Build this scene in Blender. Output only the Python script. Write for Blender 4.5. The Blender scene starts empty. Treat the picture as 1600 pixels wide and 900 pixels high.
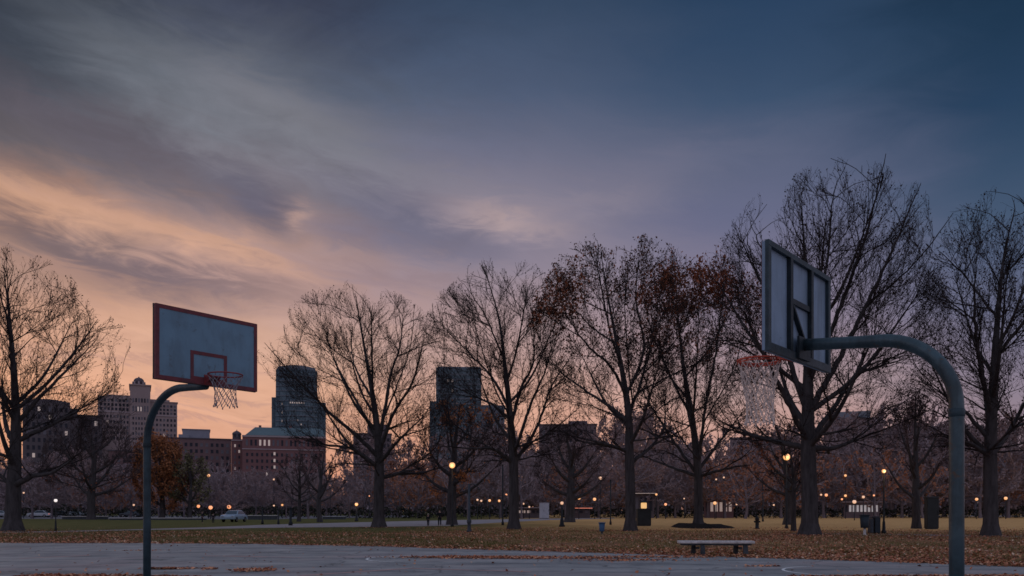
import bpy, bmesh, math, random
import numpy as np
from mathutils import Vector, Matrix

R_ = math.radians
random.seed(7)
S = bpy.context.scene
C = S.collection

# ------------------------------------------------------------------ camera geometry (used to turn survey points into ground points)
F = 1280.0          # focal length in photo pixels
HY = 798.0          # horizon row
CAM_H = 1.4

def ground(px, py):
    Z = CAM_H * F / (py - HY)
    return ((px - 800.0) / F * Z, Z)

def at(px, Z):
    return (px - 800.0) / F * Z

def hz(py, Z):
    return CAM_H + (HY - py) / F * Z

# ------------------------------------------------------------------ colours
def lin(c):
    c = c / 255.0
    return c / 12.92 if c <= 0.04045 else ((c + 0.055) / 1.055) ** 2.4

def srgb(r, g, b):
    return (lin(r), lin(g), lin(b), 1.0)

# ------------------------------------------------------------------ node helper: arithmetic on sockets
class X:
    tree = None
    def __init__(self, s): self.s = s
    def _op(self, op, other=None, rev=False, third=None, clamp=False):
        n = X.tree.nodes.new('ShaderNodeMath'); n.operation = op; n.use_clamp = clamp
        a, b = (other, self) if rev else (self, other)
        for i, v in enumerate((a, b, third)):
            if v is None: continue
            if isinstance(v, X): X.tree.links.new(v.s, n.inputs[i])
            else: n.inputs[i].default_value = v
        return X(n.outputs[0])
    def __add__(self, o): return self._op('ADD', o)
    def __radd__(self, o): return self._op('ADD', o)
    def __sub__(self, o): return self._op('SUBTRACT', o)
    def __rsub__(self, o): return self._op('SUBTRACT', o, rev=True)
    def __mul__(self, o): return self._op('MULTIPLY', o)
    def __rmul__(self, o): return self._op('MULTIPLY', o)
    def __truediv__(self, o): return self._op('DIVIDE', o)
    def __pow__(self, o): return self._op('POWER', o)
    def fn(self, op, o=None): return self._op(op, o)
    def clamp(self): return self._op('ADD', 0.0, clamp=True)

def combine(x, y, z=0.0):
    n = X.tree.nodes.new('ShaderNodeCombineXYZ')
    for i, v in enumerate((x, y, z)):
        if isinstance(v, X): X.tree.links.new(v.s, n.inputs[i])
        else: n.inputs[i].default_value = v
    return n.outputs[0]

def noise(vec, scale, detail=4.0, rough=0.55, dist=0.0):
    n = X.tree.nodes.new('ShaderNodeTexNoise')
    n.inputs['Scale'].default_value = scale; n.inputs['Detail'].default_value = detail
    n.inputs['Roughness'].default_value = rough; n.inputs['Distortion'].default_value = dist
    if vec is not None: X.tree.links.new(vec, n.inputs['Vector'])
    return n

def ramp(fac, stops, interp='LINEAR'):
    n = X.tree.nodes.new('ShaderNodeValToRGB'); cr = n.color_ramp; cr.interpolation = interp
    while len(cr.elements) < len(stops): cr.elements.new(0.5)
    for e, (p, c) in zip(cr.elements, stops): e.position = p; e.color = c
    X.tree.links.new(fac.s if isinstance(fac, X) else fac, n.inputs[0])
    return n.outputs[0]

def mixc(fac, a, b, mode='MIX'):
    n = X.tree.nodes.new('ShaderNodeMix'); n.data_type = 'RGBA'; n.blend_type = mode; n.clamp_factor = True
    for sock, v in ((n.inputs[0], fac), (n.inputs[6], a), (n.inputs[7], b)):
        if isinstance(v, X): X.tree.links.new(v.s, sock)
        elif isinstance(v, bpy.types.NodeSocket): X.tree.links.new(v, sock)
        else: sock.default_value = v
    return n.outputs[2]

# ------------------------------------------------------------------ materials
MATS = {}
def material(name, base, rough=0.8, metal=0.0, var=0.25, scale=6.0, bump=0.0, bscale=40.0, spec=0.3, emit=None, estr=0.0, second=None, stretch=(1, 1, 1)):
    """principled surface with noise-broken colour, roughness and optional bump"""
    if name in MATS: return MATS[name]
    m = bpy.data.materials.new(name); m.use_nodes = True
    t = m.node_tree; X.tree = t
    b = t.nodes['Principled BSDF']
    tc = t.nodes.new('ShaderNodeTexCoord'); mp = t.nodes.new('ShaderNodeMapping')
    mp.inputs['Scale'].default_value = stretch
    t.links.new(tc.outputs['Object'], mp.inputs[0]); v = mp.outputs[0]
    n = noise(v, scale, 6.0, 0.6)
    lo = tuple(c * (1 - var) for c in base[:3]) + (1,)
    hi = second if second else tuple(min(1, c * (1 + var)) for c in base[:3]) + (1,)
    col = ramp(n.outputs[0], [(0.3, lo), (0.5, tuple(base[:3]) + (1,)), (0.72, hi)])
    t.links.new(col, b.inputs['Base Color'])
    b.inputs['Metallic'].default_value = metal
    b.inputs['Specular IOR Level'].default_value = spec
    rr = X(noise(v, scale * 3.1, 4.0).outputs[0]) * 0.25 + (rough - 0.125)
    t.links.new(rr.s, b.inputs['Roughness'])
    if bump > 0:
        bp = t.nodes.new('ShaderNodeBump'); bp.inputs['Strength'].default_value = bump; bp.inputs['Distance'].default_value = 0.03
        t.links.new(noise(v, bscale, 6.0, 0.65).outputs[0], bp.inputs['Height']); t.links.new(bp.outputs[0], b.inputs['Normal'])
    if emit:
        b.inputs['Emission Color'].default_value = tuple(emit[:3]) + (1,); b.inputs['Emission Strength'].default_value = estr
        m.cycles.emission_sampling = 'NONE' if estr < 30 else 'AUTO'
    MATS[name] = m
    return m

def weathered(m, dirt, amount=0.5, scale=3.0, streak=(6, 6, 0.5), spots=None):
    """adds grime runs and, where given, small rust or ball-mark spots to a material made by material()"""
    t = m.node_tree; X.tree = t; b = t.nodes['Principled BSDF']
    src = b.inputs['Base Color'].links[0].from_socket
    tc = t.nodes.new('ShaderNodeTexCoord'); mp = t.nodes.new('ShaderNodeMapping'); mp.inputs['Scale'].default_value = streak; t.links.new(tc.outputs['Object'], mp.inputs[0])
    a = X(noise(mp.outputs[0], scale, 7.0, 0.65, 0.3).outputs[0]); g = X(noise(tc.outputs['Object'], scale * 0.6, 5.0, 0.6, 0.5).outputs[0])
    k = ((a * 0.6 + g * 0.5 - 0.50) * 5.0).clamp() * amount
    c = mixc(k, src, tuple(dirt) + (1,))
    if spots:
        s = X(noise(tc.outputs['Object'], spots[1], 5.0, 0.7, 0.4).outputs[0]); c = mixc(((s - spots[2]) * 14.0).clamp() * spots[3], c, tuple(spots[0]) + (1,))
    t.links.new(c, b.inputs['Base Color'])
    return m

def bark_mat(name, base):
    if name in MATS: return MATS[name]
    m = material(name, base, 0.92, 0, 0.45, 2.2, 0.7, 9.0, 0.15, stretch=(2.5, 2.5, 0.5))
    return m

M_bark = bark_mat('bark', (0.062, 0.056, 0.060))
M_twig = material('twig_bark', (0.032, 0.026, 0.028), 0.9, 0, 0.4, 0.5, spec=0.1)
M_bud = material('bud_leaf', (0.045, 0.030, 0.028), 0.9, 0, 0.5, 0.4, spec=0.1)
M_farbark = material('hazy_bark', (0.20, 0.165, 0.185), 0.95, 0, 0.3, 0.6, spec=0.0)  # hazy materials: distance haze is put into the base colour
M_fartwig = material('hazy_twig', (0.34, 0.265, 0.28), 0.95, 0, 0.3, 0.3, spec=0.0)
M_midtwig = material('brown_twig', (0.10, 0.074, 0.078), 0.95, 0, 0.35, 0.3, spec=0.0)
M_rust = material('rust_leaf', (0.30, 0.100, 0.050), 0.85, 0, 0.5, 0.5, spec=0.15)
M_orange = material('orange_leaf', (0.50, 0.185, 0.070), 0.85, 0, 0.45, 0.5, spec=0.15)
M_hazeorange = material('hazy_orange_leaf', (0.36, 0.145, 0.068), 0.9, 0, 0.45, 0.25, spec=0.1)
M_hazegreen = material('hazy_green_leaf', (0.17, 0.155, 0.085), 0.9, 0, 0.35, 0.3, spec=0.1)
M_hedge = material('hedge_leaf', (0.035, 0.038, 0.030), 0.9, 0, 0.4, 1.0, spec=0.1)
M_galv = material('galvanised_steel', (0.052, 0.085, 0.104), 0.36, 0.45, 0.35, 5.0, 0.15, 30.0, 0.5)
M_galvdark = material('weathered_galvanised_steel', (0.032, 0.058, 0.075), 0.5, 0.3, 0.4, 7.0, 0.15, 40.0, 0.4)
M_frame = material('frame_steel', (0.034, 0.056, 0.072), 0.5, 0.3, 0.4, 7.0, 0.15, 40.0, 0.4)
M_steel = material('dark_steel', (0.018, 0.028, 0.036), 0.55, 0.3, 0.35, 9.0, 0.1, 40.0, 0.4)
M_board = material('painted_board', (0.155, 0.265, 0.365), 0.55, 0, 0.10, 3.0, 0.08, 60.0, 0.35)
M_boardback = material('board_back', (0.25, 0.335, 0.46), 0.6, 0, 0.12, 3.0, 0.08, 60.0, 0.3)
weathered(M_galv, (0.024, 0.033, 0.040), 0.85, 2.2, (5, 5, 0.6), ((0.105, 0.058, 0.038), 9.0, 0.60, 0.8)); weathered(M_frame, (0.016, 0.024, 0.03), 0.7, 3.0, (5, 5, 1), ((0.08, 0.045, 0.03), 9.0, 0.62, 0.6)); weathered(M_galvdark, (0.020, 0.026, 0.03), 0.6, 2.2, (5, 5, 0.6), ((0.08, 0.045, 0.03), 7.0, 0.64, 0.6))
weathered(M_board, (0.095, 0.13, 0.165), 0.7, 1.6, (3, 3, 0.8), ((0.10, 0.12, 0.14), 8.0, 0.60, 0.55)); weathered(M_boardback, (0.12, 0.16, 0.21), 0.6, 1.8, (4, 4, 0.6), ((0.10, 0.10, 0.10), 8.0, 0.66, 0.4))
M_redpaint = material('red_paint', (0.16, 0.034, 0.044), 0.6, 0, 0.25, 12.0, spec=0.35)
weathered(M_redpaint, (0.07, 0.045, 0.055), 0.6, 5.0, (3, 3, 1))
M_rim = material('orange_rim_paint', (0.62, 0.085, 0.045), 0.5, 0, 0.2, 20.0, spec=0.4)
M_rimdark = material('dark_red_rim_paint', (0.24, 0.040, 0.045), 0.55, 0, 0.25, 20.0, spec=0.4)
M_net = material('net_cord', (0.80, 0.66, 0.60), 0.9, 0, 0.2, 30.0, spec=0.1)
M_netdark = material('grey_net_cord', (0.28, 0.25, 0.28), 0.9, 0, 0.2, 30.0, spec=0.1)
M_concrete = material('worn_concrete', (0.58, 0.55, 0.55), 0.85, 0, 0.3, 7.0, 0.4, 45.0, 0.25)
M_concdark = material('stained_concrete', (0.06, 0.068, 0.08), 0.9, 0, 0.4, 6.0, 0.4, 40.0, 0.2)
M_iron = material('black_iron', (0.018, 0.022, 0.028), 0.6, 0.2, 0.35, 12.0, 0.1, 60.0, 0.4)
M_lampgrey = material('grey_lamp_paint', (0.05, 0.06, 0.075), 0.6, 0.1, 0.3, 9.0, spec=0.3)
M_blue = material('blue_bin_plastic', (0.035, 0.095, 0.20), 0.55, 0, 0.2, 8.0, spec=0.35)
M_bin = material('dark_bin', (0.020, 0.032, 0.045), 0.6, 0, 0.3, 8.0, spec=0.35)
M_mulch = material('mulch', (0.022, 0.017, 0.016), 0.95, 0, 0.5, 6.0, 0.8, 20.0, 0.1)
def globe(name, col, s): return material(name, (0.8, 0.7, 0.6), 0.4, 0, 0.05, 4.0, emit=col, estr=s)
M_amber = globe('amber_lamp_glass', (1.0, 0.43, 0.14), 1.0)
M_warm = globe('warm_lamp_glass', (1.0, 0.54, 0.32), 0.75)
M_white = globe('white_lamp_glass', (0.95, 0.85, 0.82), 1.0)
M_red = globe('red_lamp_glass', (1.0, 0.22, 0.10), 0.7)
M_winlit = globe('lit_window', (0.95, 0.72, 0.60), 0.55)
M_winlow = globe('dim_window', (0.90, 0.66, 0.60), 0.20)
M_shop = globe('lit_shopfront', (0.85, 0.85, 0.95), 0.20)

# ------------------------------------------------------------------ mesh helpers
def mesh_np(name, V, Q, mat, parent=None, smooth=False, mats=None, midx=None):
    """one mesh object from arrays of vertices and quads (or triangles)"""
    V = np.asarray(V, np.float32); Q = np.asarray(Q, np.int32); k = Q.shape[1]
    me = bpy.data.meshes.new(name)
    me.vertices.add(len(V)); me.vertices.foreach_set('co', V.ravel())
    me.loops.add(Q.size); me.loops.foreach_set('vertex_index', Q.ravel())
    me.polygons.add(len(Q)); me.polygons.foreach_set('loop_start', np.arange(len(Q), dtype=np.int32) * k)
    if smooth: me.polygons.foreach_set('use_smooth', np.ones(len(Q), bool))
    for m in (mats or [mat]): me.materials.append(m)
    if midx is not None: me.polygons.foreach_set('material_index', np.asarray(midx, np.int32))
    me.update(calc_edges=True); me.validate()
    o = bpy.data.objects.new(name, me); C.objects.link(o); o.parent = parent
    return o

def obj(name, bm, mat, parent=None, smooth=False, loc=None):
    me = bpy.data.meshes.new(name)
    bmesh.ops.recalc_face_normals(bm, faces=bm.faces)
    bm.to_mesh(me); bm.free()
    for m in (mat if isinstance(mat, (list, tuple)) else [mat]): me.materials.append(m)
    if smooth:
        for p in me.polygons: p.use_smooth = True
    o = bpy.data.objects.new(name, me); C.objects.link(o); o.parent = parent
    if loc: o.location = loc
    return o

def thing(name, label, cat, loc=(0, 0, 0), rz=0.0, group=None):
    o = bpy.data.objects.new(name, None); C.objects.link(o); o.empty_display_size = 0.3
    o.location = loc; o.rotation_euler = (0, 0, rz); o['label'] = label; o['category'] = cat
    if group: o['group'] = group
    return o

def tag(o, label, cat, group=None):
    o['label'] = label; o['category'] = cat
    if group: o['group'] = group
    return o

def dup(root, loc, rz, label=None, group=None, scale=None):
    r = root.copy(); C.objects.link(r); r.location = loc; r.rotation_euler = (0, 0, rz)
    if scale: r.scale = scale
    if label: r['label'] = label
    if group: r['group'] = group
    for ch in list(root.children):
        c = ch.copy(); C.objects.link(c); c.parent = r
        for g in list(ch.children):
            d = g.copy(); C.objects.link(d); d.parent = c
    return r

def box(bm, x0, x1, y0, y1, z0, z1, bev=0.0):
    r = bmesh.ops.create_cube(bm, size=1.0)
    for v in r['verts']:
        v.co = Vector(((x0 + x1) / 2 + v.co.x * (x1 - x0), (y0 + y1) / 2 + v.co.y * (y1 - y0), (z0 + z1) / 2 + v.co.z * (z1 - z0)))
    if bev > 0:
        es = list({e for v in r['verts'] for e in v.link_edges})
        bmesh.ops.bevel(bm, geom=es, offset=bev, segments=2, affect='EDGES', profile=0.6)

def obox(bm, p, q, w, h, up=(0, 0, 1)):
    """a bar from p to q with section w x h"""
    p, q = Vector(p), Vector(q); d = (q - p).normalized(); u = Vector(up)
    s = d.cross(u).normalized(); u = s.cross(d).normalized()
    vs = [bm.verts.new(c + s * (a * w / 2) + u * (b * h / 2)) for c in (p, q) for a, b in ((-1, -1), (1, -1), (1, 1), (-1, 1))]
    for f in ((0, 1, 2, 3), (7, 6, 5, 4), (0, 4, 5, 1), (1, 5, 6, 2), (2, 6, 7, 3), (3, 7, 4, 0)):
        bm.faces.new([vs[i] for i in f])

def tube(bm, pts, radii, n=12, closed=False, caps=True):
    pts = [Vector(p) for p in pts]
    if not isinstance(radii, (list, tuple)): radii = [radii] * len(pts)
    N = len(pts); rings = []; u = None
    for i, p in enumerate(pts):
        if closed: d = pts[(i + 1) % N] - pts[i - 1]
        else: d = pts[min(i + 1, N - 1)] - pts[max(i - 1, 0)]
        d.normalize()
        if u is None:
            u = d.orthogonal().normalized()
        u = (u - d * u.dot(d)).normalized(); w = d.cross(u)
        rings.append([bm.verts.new(p + (u * math.cos(2 * math.pi * k / n) + w * math.sin(2 * math.pi * k / n)) * radii[i]) for k in range(n)])
    for i in range(N if closed else N - 1):
        a, b = rings[i], rings[(i + 1) % N]
        for k in range(n):
            bm.faces.new((a[k], a[(k + 1) % n], b[(k + 1) % n], b[k]))
    if caps and not closed:
        bm.faces.new(list(reversed(rings[0]))); bm.faces.new(rings[-1])

def lathe(bm, prof, n=16, cx=0.0, cy=0.0):
    """surface of revolution from (radius, height) pairs"""
    rings = [[bm.verts.new((cx + r * math.cos(2 * math.pi * k / n), cy + r * math.sin(2 * math.pi * k / n), z)) for k in range(n)] for r, z in prof]
    for a, b in zip(rings, rings[1:]):
        for k in range(n): bm.faces.new((a[k], a[(k + 1) % n], b[(k + 1) % n], b[k]))
    if prof[0][0] > 1e-4: bm.faces.new(list(reversed(rings[0])))
    if prof[-1][0] > 1e-4: bm.faces.new(rings[-1])
    bmesh.ops.remove_doubles(bm, verts=bm.verts, dist=1e-5)

def sheet(name, pts, z, mat, kind='structure'):
    bm = bmesh.new(); bm.faces.new([bm.verts.new((x, y, z)) for x, y in pts])
    bmesh.ops.triangulate(bm, faces=bm.faces)
    o = obj(name, bm, mat)
    for p in o.data.polygons:
        if p.normal.z < 0: o.data.flip_normals(); break
    if kind: o['kind'] = kind
    return o
#@@SKY
# ------------------------------------------------------------------ world: dusk sky built in azimuth / elevation
def build_world():
    w = bpy.data.worlds.new('World'); S.world = w; w.use_nodes = True
    t = w.node_tree; X.tree = t
    for n in list(t.nodes): t.nodes.remove(n)
    out = t.nodes.new('ShaderNodeOutputWorld')
    tc = t.nodes.new('ShaderNodeTexCoord'); sep = t.nodes.new('ShaderNodeSeparateXYZ')
    t.links.new(tc.outputs['Generated'], sep.inputs[0])
    x, y, z = X(sep.outputs[0]), X(sep.outputs[1]), X(sep.outputs[2])
    az = x.fn('ARCTAN2', y) * (180 / math.pi)
    el = z.fn('ARCSINE') * (180 / math.pi)
    def A(px, py):
        u = (px - 800) / F; v = (HY - py) / F
        return math.degrees(math.atan(u)), math.degrees(math.atan(v / math.sqrt(1 + u * u)))
    pos = combine(az, el)
    # slow domain warp in the direction the high cloud is combed
    ca, sa = math.cos(R_(-7)), math.sin(R_(-7))
    s1 = az * ca + el * sa          # along the streaks
    s2 = az * (-sa) + el * ca       # across them
    wv = combine(s1 * 0.060, s2 * 0.15, 3.7)
    n1 = X(noise(wv, 1.0, 7.0, 0.58, 0.7).outputs[0]) - 0.5
    wv2 = combine(s1 * 0.075, s2 * 0.22, 9.1)
    n2 = X(noise(wv2, 1.6, 8.0, 0.6, 1.0).outputs[0]) - 0.5
    wv3 = combine(s1 * 0.16, s2 * 0.62, 1.3)
    n3 = X(noise(wv3, 1.5, 9.0, 0.62, 1.1).outputs[0]) - 0.5
    leftish = ((8.0 - az) / 26.0).clamp()
    elw = el + n1 * 5.0 * leftish + n3 * 2.0 * leftish + n1 * 1.5
    azw = az + n2 * 8.0
    cols = [
        (0, [(-40, (42, 50, 64)), (0, (50, 58, 72)), (100, (65, 71, 82)), (190, (100, 94, 100)), (265, (152, 124, 116)), (330, (188, 146, 126)), (390, (172, 140, 128)), (460, (196, 152, 132)), (560, (226, 173, 144)), (640, (228, 167, 132)), (760, (206, 142, 114))]),
        (400, [(-40, (54, 60, 78)), (0, (60, 66, 85)), (110, (90, 96, 110)), (200, (116, 116, 127)), (290, (126, 118, 126)), (340, (152, 130, 130)), (400, (180, 147, 138)), (450, (178, 145, 139)), (530, (212, 170, 150)), (620, (226, 174, 146)), (760, (214, 150, 122))]),
        (800, [(-40, (50, 67, 91)), (0, (56, 73, 98)), (150, (82, 94, 119)), (250, (112, 113, 134)), (310, (132, 126, 142)), (380, (140, 131, 147)), (430, (146, 134, 148)), (500, (172, 147, 150)), (560, (192, 158, 152)), (640, (222, 170, 148)), (760, (218, 152, 126))]),
        (1200, [(-40, (36, 60, 88)), (0, (43, 66, 95)), (150, (62, 82, 110)), (250, (90, 98, 124)), (330, (102, 106, 133)), (400, (118, 115, 140)), (470, (140, 129, 150)), (540, (160, 140, 152)), (610, (186, 156, 154)), (680, (204, 158, 146)), (760, (190, 140, 128))]),
        (1600, [(-40, (23, 46, 68)), (0, (28, 52, 76)), (150, (40, 64, 92)), (240, (54, 76, 103)), (330, (68, 86, 112)), (400, (84, 95, 122)), (470, (102, 106, 132)), (540, (118, 114, 136)), (610, (140, 127, 142)), (680, (150, 130, 140)), (760, (138, 120, 130))]),
    ]
    EMAX = 60.0
    fac = (elw / EMAX).clamp()
    prev = None; pa = None
    for px, stops in cols:
        st = sorted((max(0, A(px, py)[1] / EMAX), srgb(*c)) for py, c in stops)
        st = st[:]
        top = st[-1][1]
        st.append((0.76, (0.17, 0.21, 0.30, 1)))  # overhead sky raised in brightness to light the ground
        c = ramp(fac, st)
        a = A(px, 300)[0]
        if prev is None: prev = c
        else:
            f = ((azw - pa) / (a - pa)).clamp()
            f = f * f * (3.0 - 2.0 * f)
            prev = mixc(f, prev, c)
        pa = a
    col = prev
    # cloud bars and lit patches, each an oriented soft ellipse broken up by the noise
    def blob(col, px, py, rx, ry, slope, c, k, wob=1.0, soft=1.0):
        a0, e0 = A(px, py); sc = math.degrees(1 / F)
        rx *= sc; ry *= sc; th = math.atan(-slope)
        da = az + n2 * (5.0 * wob) - a0; de = el + n3 * (3.0 * wob) + n1 * (2.0 * wob) - e0
        p = (da * math.cos(th) + de * math.sin(th)) / rx
        q = (de * math.cos(th) - da * math.sin(th)) / ry
        d = (p * p + q * q) * (-1.0 * soft)
        g = d.fn('EXPONENT') * k
        return mixc(g, col, srgb(*c))
    B = [
        (70, 375, 190, 24, 0.28, (98, 90, 100), 0.75), (270, 437, 170, 17, 0.06, (112, 100, 110), 0.72),
        (180, 225, 250, 32, 0.30, (98, 91, 102), 0.62), (330, 262, 130, 22, 0.25, (96, 94, 108), 0.5),
        (560, 432, 220, 16, 0.10, (140, 122, 132), 0.5), (120, 300, 120, 14, 0.3, (150, 118, 112), 0.35),
        (410, 322, 52, 34, 0.4, (92, 92, 112), 0.72), (640, 352, 120, 42, 0.28, (96, 100, 124), 0.72), (545, 370, 90, 22, 0.2, (112, 106, 124), 0.5),
        (740, 395, 110, 20, 0.1, (112, 110, 132), 0.45),
        (466, 342, 17, 20, 0.6, (196, 160, 146), 0.75), (480, 350, 40, 26, 0.3, (158, 136, 138), 0.45),
        (780, 345, 80, 22, 0.16, (186, 162, 160), 0.75), (860, 318, 150, 22, -0.05, (146, 136, 150), 0.45),
        (330, 388, 150, 15, 0.18, (214, 168, 144), 0.75), (80, 318, 150, 22, 0.2, (206, 160, 132), 0.6),
        (200, 345, 170, 10, 0.2, (200, 156, 134), 0.5), (60, 410, 120, 10, 0.1, (196, 152, 134), 0.4),
        (260, 130, 170, 46, 0.3, (116, 121, 130), 0.55), (430, 165, 110, 34, 0.3, (126, 126, 134), 0.5), (540, 235, 100, 18, 0.25, (128, 128, 138), 0.5),
        (650, 275, 160, 16, 0.1, (132, 128, 140), 0.4), (1000, 268, 190, 24, -0.12, (114, 114, 136), 0.4),
        (220, 505, 170, 20, 0.03, (228, 178, 150), 0.55), (1080, 340, 120, 26, 0, (98, 102, 132), 0.35),
        (260, 570, 260, 5, 0.02, (180, 140, 132), 0.45), (300, 655, 240, 4, 0.02, (176, 136, 132), 0.45), (330, 628, 180, 4, 0.02, (170, 134, 132), 0.4),
        (1250, 55, 500, 60, -0.05, (40, 64, 94), 0.2),
    ]
    for b in B: col = blob(col, *b)
    # streak modulation
    k = n2 * 0.30 * leftish + n3 * 0.30 * leftish + n2 * 0.06 + n3 * 0.05 + 1.0
    sc = t.nodes.new('ShaderNodeVectorMath'); sc.operation = 'SCALE'
    t.links.new(col, sc.inputs[0]); t.links.new(k.s, sc.inputs['Scale']); col = sc.outputs[0]
    # the half of the sky behind the camera: blue over a pink belt, brightened to light the scene
    back = ramp((el / 90.0).clamp(), [(0.0, (0.42, 0.35, 0.40, 1)), (0.12, (0.41, 0.37, 0.45, 1)), (0.35, (0.30, 0.34, 0.46, 1)), (1.0, (0.24, 0.29, 0.40, 1))])
    f = ((az.fn('ABSOLUTE') - 42.0) / 55.0).clamp(); f = f * f * (3.0 - 2.0 * f)
    col = mixc(f, col, back)
    # below the horizon
    gcol = mixc(((el * -1.0) / 2.0).clamp(), col, (0.03, 0.028, 0.03, 1))
    bg = t.nodes.new('ShaderNodeBackground'); bg.inputs[1].default_value = 1.0
    t.links.new(gcol, bg.inputs[0])
    # physical sky under the cloud layer, sun at the horizon
    sky = t.nodes.new('ShaderNodeTexSky'); sky.sky_type = 'NISHITA'; sky.sun_disc = False
    sky.sun_elevation = R_(1.0); sky.sun_rotation = R_(-38); sky.air_density = 1.5; sky.dust_density = 2.0
    bg2 = t.nodes.new('ShaderNodeBackground'); bg2.inputs[1].default_value = 0.002
    t.links.new(sky.outputs[0], bg2.inputs[0])
    add = t.nodes.new('ShaderNodeAddShader')
    t.links.new(bg.outputs[0], add.inputs[0]); t.links.new(bg2.outputs[0], add.inputs[1])
    t.links.new(add.outputs[0], out.inputs[0])
    w.cycles.sampling_method = 'MANUAL'; w.cycles.sample_map_resolution = 512
build_world()

sun = bpy.data.lights.new('sun', 'SUN'); sun.energy = 0.12; sun.angle = R_(15); sun.color = (1.0, 0.62, 0.40)
so = bpy.data.objects.new('sun', sun); C.objects.link(so)
sd = Vector((math.sin(R_(-38)), math.cos(R_(-38)), math.tan(R_(4))))
so.rotation_euler = sd.to_track_quat('Z', 'Y').to_euler()

cam = bpy.data.cameras.new('camera'); co = bpy.data.objects.new('camera', cam); C.objects.link(co)
co.location = (0, 0, CAM_H); co.rotation_euler = (R_(90), 0, 0)
cam.sensor_width = 36.0; cam.lens = 36.0 * F / 1600.0; cam.shift_y = (HY - 450.0) / 1600.0
cam.clip_start = 0.1; cam.clip_end = 8000
S.camera = co
S.view_settings.view_transform = 'Standard'; S.view_settings.look = 'None'; S.view_settings.exposure = 0; S.view_settings.gamma = 1
S.render.engine = 'CYCLES'; S.cycles.use_denoising = True
S.cycles.max_bounces = 5; S.cycles.diffuse_bounces = 2; S.cycles.glossy_bounces = 2; S.cycles.transparent_max_bounces = 4
S.cycles.caustics_reflective = False; S.cycles.caustics_refractive = False
S.cycles.filter_width = 1.6
# ------------------------------------------------------------------ trees
TALK = False
def crm(pts, step):
    """smooth resampling of a polyline"""
    P = [np.array(p, float) for p in pts]
    P = [2 * P[0] - P[1]] + P + [2 * P[-1] - P[-2]]
    out = []
    for i in range(1, len(P) - 2):
        a, b, c, d = P[i - 1:i + 3]; n = max(1, int(np.linalg.norm(c - b) / step))
        for k in range(n):
            t = k / n
            out.append(0.5 * (2 * b + (c - a) * t + (2 * a - 5 * b + 4 * c - d) * t * t + (3 * b - a - 3 * c + d) * t ** 3))
    out.append(P[-2]); return out

class Grower:
    """a branching skeleton: nodes with a parent and a radius, added level by level"""
    def __init__(s, rng, inside):
        s.rng = rng; s.inside = inside; s.P = []; s.par = []; s.r = []; s.n = 0
    def chain(s, pts, att, r0, r1, pw=0.8):
        m = len(pts); ids = []
        last = att
        for k, q in enumerate(pts):
            t = (k + 1) / m
            s.P.append(np.array([q])); s.par.append(np.array([last])); s.r.append(np.array([r1 + (r0 - r1) * (1 - t) ** pw])); last = s.n; ids.append(s.n); s.n += 1
        return ids
    def arrays(s):
        return np.concatenate(s.P), np.concatenate(s.par), np.concatenate(s.r)
    def level(s, parents, step, per, ang, length, rscale, rmin, rmax, rtip, up, out, jit, c0, tstart=0.0):
        """sprout branches from the given nodes and grow them all together; returns the new node ids"""
        rng = s.rng; P, par, r = s.arrays()
        cnt = np.floor(per + rng.random(len(parents))).astype(int); e = np.repeat(parents, cnt); m = len(e)
        if m == 0: return np.zeros(0, int)
        pp = np.maximum(par[e], 0); d = P[e] - P[pp]; d /= np.maximum(np.linalg.norm(d, axis=1), 1e-9)[:, None]
        w = rng.normal(0, 1, (m, 3)); w -= d * (w * d).sum(1)[:, None]; w /= np.maximum(np.linalg.norm(w, axis=1), 1e-9)[:, None]
        # sprouts favour the outside of the crown
        o = P[e] - c0; o[:, 2] *= 0.6; o /= np.maximum(np.linalg.norm(o, axis=1), 1e-6)[:, None]
        w = w + o * 0.45; w /= np.maximum(np.linalg.norm(w, axis=1), 1e-9)[:, None]
        a = ang * (0.7 + 0.6 * rng.random(m)); d = d * np.cos(a)[:, None] + w * np.sin(a)[:, None]
        L = length * (0.55 + 0.75 * rng.random(m))
        if callable(getattr(L, '__call__', None)): pass
        rb = np.clip(r[e] * rscale, rmin, rmax)
        pos = P[e]; last = e.copy(); new = []
        live = np.ones(m, bool); k = 0
        while live.any() and k < 60:
            k += 1
            d = d + rng.normal(0, jit, d.shape) + np.array([0, 0, up]) + o * out
            d /= np.linalg.norm(d, axis=1)[:, None]
            pos = pos + d * step
            live &= (k * step <= L + 1e-6)
            ok = s.inside(pos); live &= ok
            idx = np.where(live)[0]
            if len(idx) == 0: break
            t = k * step / L[idx]
            s.P.append(pos[idx].copy()); s.par.append(last[idx].copy()); s.r.append(rtip + (rb[idx] - rtip) * np.maximum(0, 1 - t * 0.92))
            last[idx] = s.n + np.arange(len(idx)); new.append(last[idx].copy()); s.n += len(idx)
        return np.concatenate(new) if new else np.zeros(0, int)

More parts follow.
